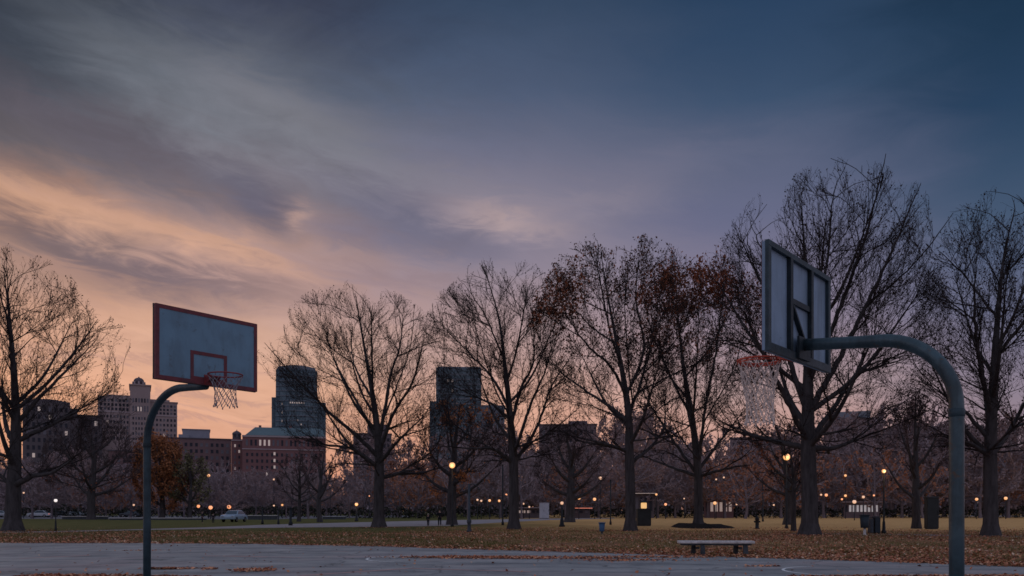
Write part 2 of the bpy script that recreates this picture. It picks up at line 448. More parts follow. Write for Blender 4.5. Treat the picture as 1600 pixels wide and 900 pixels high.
def limb_mesh(P, par, r, sel, sides):
    """tapered tube pieces for the edges in sel; neighbouring pieces share ring directions so they meet"""
    n = len(P); kids = np.full(n, -1); best = np.zeros(n)
    for i in range(1, n):
        p = par[i]
        if p >= 0 and r[i] > best[p]: best[p] = r[i]; kids[p] = i
    T = np.zeros((n, 3)); ok = par >= 0
    T[ok] = P[ok] - P[par[ok]]
    T[~ok] = [0, 0, 1]
    T /= np.maximum(np.linalg.norm(T, axis=1), 1e-9)[:, None]
    has = kids >= 0; T2 = T.copy(); T2[has] += T[kids[has]]
    T2 /= np.maximum(np.linalg.norm(T2, axis=1), 1e-9)[:, None]
    e = np.where(sel & ok)[0]; p = par[e]; main = kids[p] == e
    ta = np.where(main[:, None], T2[p], T[e]); tb = T2[e]
    ra = np.where(main, r[p], np.minimum(r[p], r[e] * 1.15)); rb = r[e]
    ref = np.where((np.abs(T[e][:, 2]) > 0.9)[:, None], np.array([1.0, 0.13, 0.0]), np.array([0.0, 0.0, 1.0]))
    def ring(c, t, rad):
        # the reference follows the piece's own heading so that both its rings are lined up
        a = np.cross(ref, t); a /= np.maximum(np.linalg.norm(a, axis=1), 1e-9)[:, None]; b = np.cross(t, a)
        th = np.arange(sides) * 2 * np.pi / sides
        return c[:, None] + (a[:, None] * np.cos(th)[None, :, None] + b[:, None] * np.sin(th)[None, :, None]) * rad[:, None, None]
    V = np.concatenate([ring(P[p], ta, ra), ring(P[e], tb, rb)], 1).reshape(-1, 3)
    m = len(e); base = np.arange(m)[:, None, None] * 2 * sides
    k = np.arange(sides); q = np.stack([k, (k + 1) % sides, (k + 1) % sides + sides, k + sides], 1)[None]
    return V, (base + q).reshape(-1, 4)

def join(parts):
    V = []; Q = []; o = 0
    for v, q in parts:
        if len(v) == 0: continue
        V.append(v); Q.append(q + o); o += len(v)
    return np.concatenate(V), np.concatenate(Q)

def leaf_quads(rng, pts, size, per=1, spread=0.0):
    c = np.repeat(np.asarray(pts), per, 0); m = len(c)
    if spread: c = c + rng.normal(0, spread, c.shape)
    a = rng.normal(0, 1, (m, 3)); a /= np.linalg.norm(a, axis=1)[:, None]
    b = rng.normal(0, 1, (m, 3)); b -= a * (a * b).sum(1)[:, None]; b /= np.linalg.norm(b, axis=1)[:, None]
    s = size * (0.6 + rng.random((m, 1)) * 0.8)
    V = np.stack([c - a * s * 0.5, c - b * s * 0.33 + a * s * 0.05, c + a * s * 0.5, c + b * s * 0.33 + a * s * 0.05], 1).reshape(-1, 3)
    return V, np.arange(m * 4).reshape(-1, 4)

def envelope(rng, H, zb, R, cx, lumps=26, flat=0.5):
    """test for points inside a rounded crown with an uneven outline"""
    lob = [(rng.random() * 2 * np.pi, 0.15 + 0.85 * rng.random(), 0.72 + rng.random() * 0.46) for _ in range(lumps)]
    ph = rng.random(3) * 6.28
    def inside(p):
        t = (p[:, 2] - zb) / (H - zb); x, y = p[:, 0] - cx * np.clip(t * 1.6, 0, 1), p[:, 1]
        th = np.arctan2(y, x); rr = np.hypot(x, y) / R
        prof = np.where(t > 0.35, np.maximum(0, 1 - (np.maximum(t - 0.35, 0) / 0.66) ** 2.9) ** 0.55, 1 - (np.clip((0.35 - t) / 0.35, 0, 1.3)) ** 2 * flat)
        k = np.full(len(p), 0.93)
        for a, tz, s in lob:
            k += (s - 0.93) * np.exp(-(np.angle(np.exp(1j * (th - a))) / 0.30) ** 2 - ((t - tz) / 0.11) ** 2)
        cap = 0.91 + 0.07 * np.sin(th * 3 + ph[0]) * np.sin(rr * 6 + ph[1]) + 0.045 * np.sin(x * 1.7 + ph[2]) + 0.035 * np.sin(x * 4.1 + y * 2.3 + ph[0])
        return (rr < prof * k) & (t < cap) & (t > -0.22)
    return inside

def fill_limbs(rng, G, ids, H, zb, R, cx, zlow, gap, most, tip_r, D, rcap):
    """further limbs reaching for the emptiest parts of the crown until none is farther than gap from wood"""
    q = rng.random((2600, 3)) * np.array([2.0, 2.0, 1.0]) - np.array([1.0, 1.0, 0.0])
    c = np.stack([q[:, 0] * R + cx, q[:, 1] * R, zb + (H - zb) * (0.02 + 0.93 * q[:, 2])], 1)
    c = c[G.inside(c)]
    if len(c) == 0: return ids
    N, _, NR = G.arrays(); d = np.full(len(c), 1e9)
    for s in range(0, len(N), 300): d = np.minimum(d, np.linalg.norm(c[:, None] - N[None, s:s + 300], axis=2).min(1))
    for k in range(most):
        i = int(d.argmax())
        if d[i] < gap: break
        t = c[i]; N, par, NR = G.arrays(); I = np.array(ids); M = N[I]
        v = t - M; L = np.linalg.norm(v, axis=1)
        head = M - N[np.maximum(par[I], 0)]; head /= np.maximum(np.linalg.norm(head, axis=1), 1e-6)[:, None]
        cosv = (v * head).sum(1) / np.maximum(L, 1e-6)
        cost = L * (1.55 - 0.75 * cosv) + np.maximum(0, M[:, 2] + 0.25 * L - t[2]) * 1.6 + np.where(NR[I] < 0.03, 1.0, 0)
        a = int(I[cost.argmin()]); p0 = N[a]; v = t - p0; L = np.linalg.norm(v)
        hd = N[a] - N[max(par[a], 0)]; hd = hd / max(np.linalg.norm(hd), 1e-6)
        m = p0 + v * 0.5 + (hd * 0.16 + np.array([v[0], v[1], 0]) / L * 0.07 - np.array([0, 0, 0.05])) * L + rng.normal(0, 0.05 * L, 3)
        cc = crm([p0, m, t], D)[1:]; cc = [x + rng.normal(0, 0.02, 3) for x in cc]
        ids = ids + G.chain(cc, a, max(tip_r * 1.6, min(NR[a] * 0.62, rcap, 0.016 * L + tip_r)), tip_r, 0.9)
        for x in cc: d = np.minimum(d, np.linalg.norm(c - x, axis=1))
    return ids

def tree_parts(root, rng, G, limb_ids, H, zb, R, cx, bark, twigmat, leaf=None, q=1.0, tip=0.006, big=0.05, bud=0, lowpoly=False, trunk_r=0.3, levels=3, flare=0.6, budsize=0.105, budmat=None):
    """q scales how thickly the crown is branched"""
    c0 = np.array([cx * 0.6, 0, zb + (H - zb) * 0.15]); Lc = (H - zb)
    P, par, r = G.arrays(); ids = np.array(limb_ids)
    ids = ids[(P[ids, 2] > zb * 0.75) & (r[ids] < trunk_r * 0.5)]
    rad = np.hypot((P[ids, 0] - cx) / R, P[ids, 1] / R); hh = (P[ids, 2] - zb) / (H - zb)
    outer = ids[((rad > 0.5) | (hh > 0.6)) & (rng.random(len(ids)) < 0.45)]; ids = np.concatenate([ids[(rad > 0.25) | (rng.random(len(ids)) < 0.6)], outer])
    l1 = G.level(ids, min(0.40, Lc * 0.0714), 0.42 * q, 0.66, Lc * 0.17, 0.45, tip * 2.4, tip * 7.0, tip * 1.8, 0.06, 0.05, 0.12, c0)
    ids = np.unique(ids); ends = ids[np.bincount(par[par >= 0], minlength=len(P))[ids] == 0]
    l1b = G.level(ends, min(0.40, Lc * 0.0630), 3.8, 0.34, Lc * 0.15, 0.8, tip * 2.4, tip * 6, tip * 1.8, 0.085, 0.05, 0.11, c0)
    l1 = np.concatenate([l1, l1b])
    l2 = G.level(l1, min(0.32, Lc * 0.0357), 0.62 * q, 0.66, Lc * 0.085, 0.55, tip * 1.7, tip * 3.0, tip * 1.25, 0.07, 0.05, 0.15, c0)
    allb = np.concatenate([l1, l2])
    if levels >= 3:
        l3 = G.level(allb, min(0.22, Lc * 0.0176), 0.70 * q, 0.72, Lc * 0.042, 0.6, tip * 1.15, tip * 1.8, tip * 0.95, 0.09, 0.03, 0.2, c0)
        l4 = G.level(l3, min(0.16, Lc * 0.0084), 0.55 * q, 0.75, Lc * 0.020, 0.8, tip * 0.9, tip * 1.1, tip * 0.75, 0.09, 0.0, 0.2, c0)
        fine = np.concatenate([l3, l4])
    else: fine = l2
    P, par, r = G.arrays()
    z = P[:, 2]; r = r * np.where((z < 1.0) & (r > trunk_r * 0.6), 1 + flare * np.clip(1 - np.maximum(z, 0) / 1.0, 0, 1) ** 2, 1)
    thick = r > big
    if lowpoly: tr = limb_mesh(P, par, r, thick, 6)
    else: tr = join([limb_mesh(P, par, r, thick & (r > 0.16), 12), limb_mesh(P, par, r, thick & (r <= 0.16), 7)])
    mesh_np('trunk', *tr, bark, root, True)
    mid = ~thick & (r > tip * 2.3)
    cr = join([limb_mesh(P, par, r, mid, 4), limb_mesh(P, par, r, ~thick & ~mid, 3)])
    mesh_np('crown', *cr, twigmat, root)
    tips = P[fine]
    if bud and len(tips):
        j = rng.choice(len(tips), min(len(tips), bud), replace=False)
        mesh_np('dead_leaves', *leaf_quads(rng, tips[j], budsize, 1, 0.03), budmat or M_bud, root)
    if leaf and len(tips): leaf(rng, tips, P, r, root)
    return len(P)

def park_tree(label, base, top, left, right, crown_low, trunk_px, limbs, seed, q=1.0, bud=9000, leaf=None, group=None, twigmat=None, extra=5, nm='bare_tree'):
    """a big park tree; its limbs follow the reference outlines as curves in space"""
    rng = np.random.default_rng(seed)
    bx, by = base; X0, Z = ground(bx, by); s = F / Z
    root = thing(nm, label, 'tree', (X0, Z, 0), 0, group)
    H = (by - top) / s; R = (right - left) / 2 / s * 1.07; zb = (by - crown_low) / s
    cx = ((left + right) / 2 - bx) / s
    tr = trunk_px / s / 2 * 0.78
    L = lambda px, py: ((px - bx) / s, (by - py) / s)
    G = Grower(rng, envelope(rng, H * 1.0, zb, R * 1.06, cx)); D = 0.40
    lowest = min((by - lm[0][1]) / s for lm in limbs[1:])
    first = [(0, 0, -0.15)] + [(L(*p)[0], 0.15 * math.sin(i * 1.7), L(*p)[1]) for i, p in enumerate(limbs[0])]
    rs = crm(first, D); zt = rs[-1][2]
    for k, qv in enumerate(rs):      # the bole keeps its girth to the first fork, then thins towards the top
        t = max(0.0, (qv[2] - lowest) / (zt - lowest)); rad = 0.03 + (tr - 0.03) * (1 - 0.12 * min(1, qv[2] / lowest)) * (1 - t) ** 1.25
        G.P.append(np.array([qv])); G.par.append(np.array([G.n - 1 if k else -1])); G.r.append(np.array([rad])); G.n += 1
    ids = [i for i in range(G.n) if rs[i][2] > lowest]
    for li, lm in enumerate(limbs[1:]):
        qq = np.array([(L(*p)[0], 0, L(*p)[1]) for p in lm])
        N, _, NR = G.arrays(); a = int(((N[:, 0] - qq[0, 0]) ** 2 + (N[:, 2] - qq[0, 2]) ** 2 + 0.3 * N[:, 1] ** 2).argmin())
        depth = math.sin(2.4 * li + seed) * R * 0.7
        y0 = N[a, 1]; pts = [tuple(N[a])]
        m = len(qq)
        for k in range(1, m):
            pts.append((qq[k, 0] + rng.normal(0, 0.1), y0 + depth * (k / (m - 1)), qq[k, 2] + rng.normal(0, 0.1)))
        cc = crm(pts, D)[1:]; cc = [c_ + rng.normal(0, 0.022, 3) for c_ in cc]
        ids += G.chain(cc, a, max(0.06, min(NR[a] * 0.55, tr * 0.40)), 0.016, 0.9)
    for k in range(extra):      # limbs towards and away from the viewer
        th = (1 if k % 2 else -1) * (math.pi / 2 + rng.normal(0, 0.5))
        zs = zb + (H - zb) * (0.0 + 0.45 * (k + 0.5) / extra); N, _, NR = G.arrays()
        a = int(((N[:, 0] - 0) ** 2 + N[:, 1] ** 2 + (N[:, 2] - zs) ** 2 * 2).argmin()); p = N[a]
        rr = R * (0.50 + 0.3 * rng.random()); lift = (H - zs) * (0.34 + 0.4 * k / extra)
        pts = [p, p + np.array([math.cos(th) * rr * 0.5, math.sin(th) * rr * 0.5, lift * 0.36]), p + np.array([math.cos(th) * rr, math.sin(th) * rr, lift])]
        ids += G.chain(crm(pts, D)[1:], a, max(0.06, min(NR[a] * 0.5, tr * 0.40)), 0.026, 0.9)
    ids = fill_limbs(rng, G, ids, H, zb, R, cx, lowest, 1.55, 100, 0.0135, D, tr * 0.34)
    n = tree_parts(root, rng, G, ids, H, zb, R, cx, M_bark, twigmat or M_twig, leaf, q, 0.0047, 0.050, bud, False, tr)
    if TALK: print('TREE', label[:40], n, flush=True)
    return root

def leaf_patch(mat, size, per, tests, cap, spread=0.12, name='leaves'):
    """leaves on the twig tips where one of the tests (functions of local x, z) holds"""
    def f(rng, tips, P, r, root):
        k = np.zeros(len(tips), bool)
        for t in tests: k |= t(tips[:, 0], tips[:, 2], rng.random(len(tips)))
        j = np.where(k)[0]
        if len(j) > cap: j = rng.choice(j, cap, replace=False)
        if len(j): mesh_np(name, *leaf_quads(rng, tips[j], size, per, spread), mat, root)
    return f

# --- the seven big trees of the park
park_tree('bare tree at the left end of the park, crown cut off by the picture edge', (20, 830), 384, -130, 158, 745, 31,
    [[(21, 770), (22, 700), (25, 640), (22, 560), (12, 480), (4, 425)], [(26, 655), (44, 590), (60, 525), (56, 455)], [(27, 640), (52, 595), (88, 540), (112, 480)],
     [(27, 660), (70, 612), (120, 566), (160, 530)], [(22, 765), (60, 745), (110, 737), (165, 705)], [(18, 700), (-30, 650), (-65, 560)], [(20, 640), (-10, 560), (-40, 470)], [(26, 690), (80, 655), (140, 620)]],
    11, 1.09)
park_tree('bare spreading tree with a long low limb, nearest to the glass tower', (592, 824), 445, 418, 694, 742, 23,
    [[(592, 770), (592, 715), (587, 650), (578, 590), (566, 525), (556, 465)], [(590, 690), (600, 640), (615, 590), (626, 530), (630, 475)], [(591, 718), (560, 682), (520, 646), (470, 592), (432, 548)],
     [(589, 690), (560, 640), (520, 570), (490, 512)], [(592, 705), (620, 650), (650, 600), (668, 545)], [(593, 750), (620, 740), (660, 737), (700, 722)], [(591, 728), (545, 702), (500, 690), (448, 664)],
     [(592, 722), (630, 692), (675, 660)], [(584, 630), (545, 560), (530, 490)], [(596, 660), (640, 560), (655, 490)]],
    22, 1.11)
park_tree('bare tree forking low into steep limbs, in front of the boxy tower', (803, 827), 402, 672, 900, 735, 21,
    [[(803, 780), (802, 715), (796, 640), (790, 580), (780, 500), (762, 435)], [(796, 640), (770, 590), (730, 542), (692, 500)], [(803, 712), (824, 645), (846, 590), (872, 540)],
     [(804, 722), (840, 662), (862, 602), (896, 545)], [(800, 665), (812, 600), (832, 560), (830, 470)], [(802, 728), (772, 703), (740, 706), (690, 702)], [(797, 655), (760, 622), (712, 612)],
     [(786, 560), (755, 500), (728, 450)], [(806, 700), (850, 680), (905, 640)]],
    33, 1.22)
def rust_left(x, z, u): return ((x < -3.2) & (z > 13.8) & (z < 17.8) & (u < 0.5)) | ((z > 11) & (u < 0.04))
M_brownleaf = material('dry_brown_leaf', (0.13, 0.062, 0.042), 0.9, 0, 0.5, 0.5, spec=0.1)
def brown_top(x, z, u): return ((z > 16.2) & (u < 0.22 + 0.16 * (z - 16.2))) | ((x < -3.5) & (z > 14.8) & (u < 0.6)) | ((z > 12) & (u < 0.22))
park_tree('domed tree still holding dry brown leaves along its top', (985, 830), 366, 828, 1102, 712, 22,
    [[(985, 780), (984, 715), (982, 650), (975, 600), (965, 540), (950, 462), (940, 405)], [(983, 645), (1000, 592), (1015, 540), (1030, 470)], [(981, 662), (945, 626), (905, 600), (868, 562)],
     [(978, 617), (950, 580), (910, 550), (870, 500)], [(985, 720), (1020, 697), (1045, 660), (1056, 600)], [(984, 706), (940, 691), (888, 682)], [(980, 620), (1000, 550), (985, 480), (992, 410)],
     [(967, 545), (920, 490), (880, 430)], [(1003, 585), (1050, 540), (1085, 480)]],
    44, 1.18, leaf=lambda *a: (leaf_patch(M_brownleaf, 0.15, 1, [brown_top], 8000)(*a), leaf_patch(M_rust, 0.19, 1, [rust_left], 1500)(*a)), nm='brown_topped_tree')
def rust_cap(x, z, u): return ((z > 18.9) & (z < 22.2) & (u < 0.95)) | ((z > 13.0) & (u < 0.10))
park_tree('tree with a rust coloured cap of leaves, rising from a mulch ring', (1091, 824), 382, 976, 1200, 735, 19,
    [[(1091, 780), (1091, 735), (1081, 650), (1070, 590), (1060, 500), (1056, 430)], [(1091, 738), (1100, 645), (1110, 560), (1112, 470), (1108, 420)], [(1091, 740), (1052, 682), (1020, 620), (1000, 570)],
     [(1092, 738), (1130, 680), (1162, 638)], [(1092, 746), (1130, 732), (1160, 728)], [(1091, 744), (1040, 722), (998, 695)], [(1098, 660), (1135, 580), (1150, 500)], [(1084, 660), (1040, 570), (1020, 480)]],
    55, 0.84, leaf=leaf_patch(M_rust, 0.20, 2, [rust_cap], 4800), nm='rust_topped_tree')
park_tree('tallest bare tree, upright vase shaped crown behind the nearer backboard', (1265, 836), 268, 1104, 1478, 715, 33,
    [[(1265, 780), (1264, 700), (1262, 600), (1262, 500), (1258, 400), (1254, 325)], [(1263, 645), (1240, 580), (1215, 500), (1180, 420), (1150, 360)], [(1264, 645), (1300, 570), (1340, 480), (1370, 400), (1392, 318)],
     [(1264, 685), (1310, 640), (1360, 582), (1420, 530), (1466, 470)], [(1264, 685), (1220, 640), (1170, 560), (1122, 500)], [(1264, 705), (1320, 697), (1382, 660)], [(1264, 705), (1200, 682), (1138, 652)],
     [(1263, 600), (1290, 500), (1312, 400), (1322, 300)], [(1262, 560), (1236, 460), (1220, 370), (1210, 305)], [(1262, 520), (1285, 420), (1290, 320), (1294, 280)], [(1340, 485), (1400, 430), (1440, 370)]],
    66, 1.23, extra=7)
park_tree('tall bare tree at the right picture edge, behind the curved pole', (1548, 838), 284, 1440, 1740, 730, 28,
    [[(1548, 790), (1550, 700), (1552, 600), (1556, 500), (1570, 400), (1588, 325)], [(1550, 690), (1590, 650), (1640, 590)], [(1551, 645), (1522, 580), (1492, 500), (1478, 420)], [(1550, 685), (1510, 642), (1468, 602)],
     [(1550, 712), (1592, 672), (1640, 600), (1690, 520)], [(1553, 560), (1592, 480), (1640, 400)], [(1554, 500), (1532, 420), (1512, 365)], [(1562, 440), (1600, 380), (1630, 320)], [(1549, 715), (1500, 700), (1455, 680)]],
    77, 1.28)

# --- smaller trees of the middle distance
def small_tree(nm, label, base, top, left, right, low, trunk_px, seed, q, mats, leaf=None, group=None, limbs=9, big=0.05):
    rng = np.random.default_rng(seed)
    bx, by = base; X0, Z = ground(bx, by); s = F / Z
    root = thing(nm, label, 'tree', (X0, Z, 0), 0, group)
    H = (by - top) / s; R = (right - left) / 2 / s; zb = (by - low) / s; cx = ((left + right) / 2 - bx) / s
    free_tree(root, rng, H, R, zb, trunk_px / s / 2, q, mats, leaf, limbs, cx, big, tip=0.0090 * (Z / 75), bud=4000)
    return root

def free_tree(root, rng, H, R, zb, tr, q, mats, leaf=None, limbs=9, cx=0.0, big=0.05, tip=0.012, levels=3, bud=0, budsize=0.12, budmat=None, gap=1.7, most=40):
    D = max(0.4, H / 34); G = Grower(rng, envelope(rng, H, zb, R, cx))
    lead = crm([(0, 0, -0.15), (0.01 * H * rng.normal(), 0, zb), (cx * 0.5, 0.05 * R, (zb + H) / 2), (cx + 0.1 * R * rng.normal(), 0, H * 0.88)], D)
    for k, qv in enumerate(lead):
        t = max(0.0, (qv[2] - zb) / (H - zb)); G.P.append(np.array([qv])); G.par.append(np.array([k - 1])); G.r.append(np.array([tip * 2 + (tr - tip * 2) * max(0.0, 1 - t) ** 1.2])); G.n += 1
    nl = G.n; ids = [i for i in range(nl) if lead[i][2] > zb]
    for k in range(limbs):
        t = k / max(1, limbs - 1); zs = zb * 0.92 + (H * 0.62 - zb) * t ** 1.3; N = np.array(lead); a = int(abs(N[:, 2] - zs).argmin()); p = N[a]
        th = 2.4 * k + rng.random() * 0.7; rr = R * (0.80 - 0.35 * t); lift = (H - zs) * (0.25 + 0.42 * t) * (0.7 + 0.6 * rng.random())
        c, s_ = math.cos(th), math.sin(th)
        pts = [p, p + np.array([c * rr * 0.5 + cx * 0.3, s_ * rr * 0.5, lift * 0.34]), p + np.array([c * rr + cx * 0.6, s_ * rr, lift])]
        rr0 = G.r[a][0]; ids += G.chain(crm(pts, D)[1:], a, max(tip * 3, min(rr0 * 0.6, tr * 0.5)), tip * 2.2, 0.9)
    ids = fill_limbs(rng, G, ids, H, zb, R, cx, zb, gap, most, tip * 1.8, D, tr * 0.4)
    n = tree_parts(root, rng, G, ids, H, zb, R, cx, mats[0], mats[1], leaf, q, tip, big, bud, True, tr, levels, 0.45, budsize, budmat)
    if TALK: print('FREE', root.name, n, flush=True)

orange_low = lambda x, z, u: ((z < 5.2) & (u < 0.5)) | ((z > 10.0) & (z < 12.0) & (u < 0.35)) | (u < 0.03)
small_tree('bare_tree', 'smaller tree with orange lower leaves, behind an amber globe lamp', (706, 820), 612, 636, 796, 770, 16, 101, 1.3, (M_bark, M_midtwig),
           leaf_patch(M_orange, 0.24, 2, [orange_low], 1600))
small_tree('bare_tree', 'small bushy bare tree between the white utility box and the brown topped tree', (890, 816), 655, 828, 958, 775, 15, 102, 1.3, (M_bark, M_midtwig))
small_tree('bare_tree', 'small bare tree with an upswept crown, left of the nearer curved pole', (1432, 826), 600, 1368, 1496, 780, 12, 103, 1.3, (M_bark, M_midtwig))
small_tree('bare_tree', 'slim bare tree with brownish twigs, under the brightest globe lamp', (1231, 820), 640, 1150, 1290, 775, 13, 104, 1.3, (M_bark, M_midtwig),
           leaf_patch(M_rust, 0.22, 1, [lambda x, z, u: (x < 1.0) & (u < 0.16)], 700))
small_tree('bare_tree', 'thin dark tree close beside the trunk of the tallest tree', (1240, 830), 690, 1200, 1275, 770, 7, 105, 1.3, (M_bark, M_midtwig))
small_tree('bare_tree', 'rounded bare tree in front of the dark flat roofed block', (143, 812), 640, 66, 226, 775, 12, 106, 1.3, (M_bark, M_midtwig),
           leaf_patch(M_rust, 0.25, 1, [lambda x, z, u: (z < 7) & (u < 0.12)], 500))
small_tree('autumn_tree', 'tree in full orange autumn leaf beside the farther curved pole', (252, 811), 668, 205, 290, 796, 8, 107, 1.3, (M_bark, M_midtwig),
           leaf_patch(M_hazeorange, 0.34, 3, [lambda x, z, u: u < 0.8], 3600, 0.3))
small_tree('autumn_tree', 'olive green tree to the right of the orange autumn tree', (296, 811), 706, 268, 330, 792, 7, 108, 1.3, (M_bark, M_midtwig),
           leaf_patch(M_hazegreen, 0.34, 2, [lambda x, z, u: u < 0.7], 2000, 0.3))
small_tree('bare_tree', 'slender bare tree, right one of the pair before the brick hall', (500, 816), 690, 462, 548, 785, 8, 109, 1.3, (M_bark, M_midtwig))
small_tree('bare_tree', 'slender bare tree, left one of the pair before the brick hall', (467, 815), 700, 428, 510, 785, 6, 110, 1.3, (M_bark, M_midtwig))

# --- rows of hazy trees along the far side of the park
protos = []
spec = [(12.5, 5.0, 2.4, 0), (10.5, 4.6, 1.9, 1), (14.0, 5.0, 2.8, 0), (9.5, 4.4, 1.6, 2), (15.0, 4.8, 2.9, 1), (11.5, 5.2, 2.0, 0)]
LAB = 'hazy bare tree in the distant rows closing off the park'
GRP = 'hazy distant trees closing off the park'
slots = []
rg = random.Random(5)
for row, (Z, step, hs) in enumerate([(152, 36, 0.80), (188, 25, 0.95), (238, 21, 1.10), (300, 19, 1.25)]):
    px = -60 + row * 9
    while px < 1680:
        slots.append((px + rg.uniform(-9, 9), Z + rg.uniform(-12, 12), hs * rg.uniform(0.78, 1.15)))
        px += step * rg.uniform(0.75, 1.3)
HB = [material('hazy_dead_leaf', (0.34, 0.265, 0.285), 0.95, 0, 0.3, 0.3, spec=0.0), material('hazy_brown_leaf', (0.36, 0.25, 0.245), 0.95, 0, 0.35, 0.3, spec=0.0), material('hazy_rust_leaf', (0.50, 0.225, 0.135), 0.95, 0, 0.35, 0.3, spec=0.0)]  # aerial haze painted into the leaf colours of the far trees
for i, (H, R, zb, kind) in enumerate(spec):
    rng = np.random.default_rng(200 + i)
    root = thing('distant_tree', LAB, 'tree', (0, 0, 0), 0, GRP)
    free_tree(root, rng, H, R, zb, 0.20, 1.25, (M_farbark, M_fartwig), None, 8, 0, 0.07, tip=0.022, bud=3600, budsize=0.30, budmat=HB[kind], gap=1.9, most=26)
    protos.append([root, False])
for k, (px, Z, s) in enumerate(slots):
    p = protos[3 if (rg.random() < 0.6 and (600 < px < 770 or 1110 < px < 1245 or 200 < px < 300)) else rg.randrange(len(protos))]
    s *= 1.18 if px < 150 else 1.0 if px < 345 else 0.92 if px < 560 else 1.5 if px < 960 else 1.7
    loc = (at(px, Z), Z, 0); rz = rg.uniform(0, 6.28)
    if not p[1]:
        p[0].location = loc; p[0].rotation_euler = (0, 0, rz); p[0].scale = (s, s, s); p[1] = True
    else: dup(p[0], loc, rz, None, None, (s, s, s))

# --- the wood beyond, too far to tell tree from tree
rng = np.random.default_rng(77); m = 85000; Zw = 335
xw = rng.uniform(at(-120, Zw), at(1720, Zw), m); hw = 8.5 + 2.0 * np.sin(xw * 0.11) + 1.6 * np.sin(xw * 0.29 + 1) + 0.8 * np.sin(xw * 0.83)
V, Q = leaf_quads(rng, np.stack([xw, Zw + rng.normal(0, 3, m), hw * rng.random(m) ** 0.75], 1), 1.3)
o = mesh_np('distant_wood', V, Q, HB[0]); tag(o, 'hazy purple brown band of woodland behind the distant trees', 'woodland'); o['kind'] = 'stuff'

# --- hedges and shrubs at the foot of the rows
def hedge(label, px0, px1, Z, h, seed, group=None, nm='hedge'):
    rng = np.random.default_rng(seed); x0, x1 = at(px0, Z), at(px1, Z); m = int(max(500, (x1 - x0) * 60))
    p = np.stack([rng.uniform(x0, x1, m) - (x0 + x1) / 2, rng.normal(0, 0.7, m), rng.random(m) ** 0.8], 1)
    top = h * (0.75 + 0.25 * np.sin(p[:, 0] * 1.3 + seed) * np.sin(p[:, 0] * 0.47 + 1))
    p[:, 2] *= top
    V, Q = leaf_quads(rng, p, 0.42)
    o = mesh_np(nm, V, Q, M_hedge); o.location = ((x0 + x1) / 2, Z, 0)
    return tag(o, label, 'hedge', group)
hl = 'low dark clipped hedge along the far edge of the park'
for i, (a, b, Z, h) in enumerate([(-60, 70, 176, 2.6), (60, 220, 176, 2.8), (215, 400, 176, 3.0), (395, 560, 172, 3.0), (560, 700, 150, 2.4), (690, 860, 172, 3.0), (865, 990, 168, 2.3), (985, 1050, 172, 2.6), (1040, 1150, 168, 2.6), (1145, 1305, 165, 2.6), (1300, 1385, 172, 2.6), (1380, 1500, 165, 2.8), (1480, 1680, 165, 2.8)]):
    hedge(hl, a, b, Z, h, 300 + i, 'dark hedges at the far edge of the park')
# ------------------------------------------------------------------ ground, court, paths
def ground_material():
    m = bpy.data.materials.new('park_ground'); m.use_nodes = True; t = m.node_tree; X.tree = t; b = t.nodes['Principled BSDF']
    tc = t.nodes.new('ShaderNodeTexCoord'); v = tc.outputs['Object']
    sep = t.nodes.new('ShaderNodeSeparateXYZ'); t.links.new(v, sep.inputs[0]); x, y = X(sep.outputs[0]), X(sep.outputs[1])
    fine = X(noise(v, 9.0, 8.0, 0.7).outputs[0]); mid = X(noise(v, 0.55, 5.0, 0.6).outputs[0]); big = X(noise(v, 0.07, 4.0, 0.55).outputs[0])
    grass = ramp(fine * 0.6 + mid * 0.4, [(0.32, (0.050, 0.048, 0.015, 1)), (0.5, (0.110, 0.104, 0.033, 1)), (0.68, (0.19, 0.17, 0.06, 1))])
    dry = ramp(fine * 0.55 + mid * 0.45, [(0.32, (0.45, 0.225, 0.092, 1)), (0.5, (0.70, 0.39, 0.155, 1)), (0.68, (0.83, 0.50, 0.205, 1))])
    litter = ramp(fine, [(0.34, (0.07, 0.034, 0.022, 1)), (0.47, (0.19, 0.090, 0.054, 1)), (0.58, (0.33, 0.165, 0.095, 1)), (0.7, (0.46, 0.25, 0.15, 1))])
    # drier, yellower turf on the right-hand field and beyond the leaf fall
    right = ((x + 8.0 + big * 20.0 - 10.0) / 20.0).clamp()
    c = mixc(right, grass, dry)
    # leaf fall: a broad belt under the trees between the court and the path
    belt = (1.0 - ((y - 34.0 + mid * 6.0 - 3.0) * (1 / 26.0)).clamp())
    beltr = (1.0 - ((y - 52.0 + mid * 8.0) * (1 / 14.0)).clamp())
    amt = belt * ((mid - 0.42) * 6.0).clamp() + beltr * right * 0.55 + beltr * ((big - 0.38) * 3.0).clamp() * 0.5
    c = mixc(amt.clamp() * 0.9, c, litter)
    t.links.new(c, b.inputs['Base Color']); b.inputs['Roughness'].default_value = 0.95; b.inputs['Specular IOR Level'].default_value = 0.1
    bp = t.nodes.new('ShaderNodeBump'); bp.inputs['Strength'].default_value = 0.6; bp.inputs['Distance'].default_value = 0.05
    t.links.new(fine.s, bp.inputs['Height']); t.links.new(bp.outputs[0], b.inputs['Normal'])
    return m
sheet('ground', [(-3000, -60), (3000, -60), (3000, 4000), (-3000, 4000)], 0.0, ground_material())

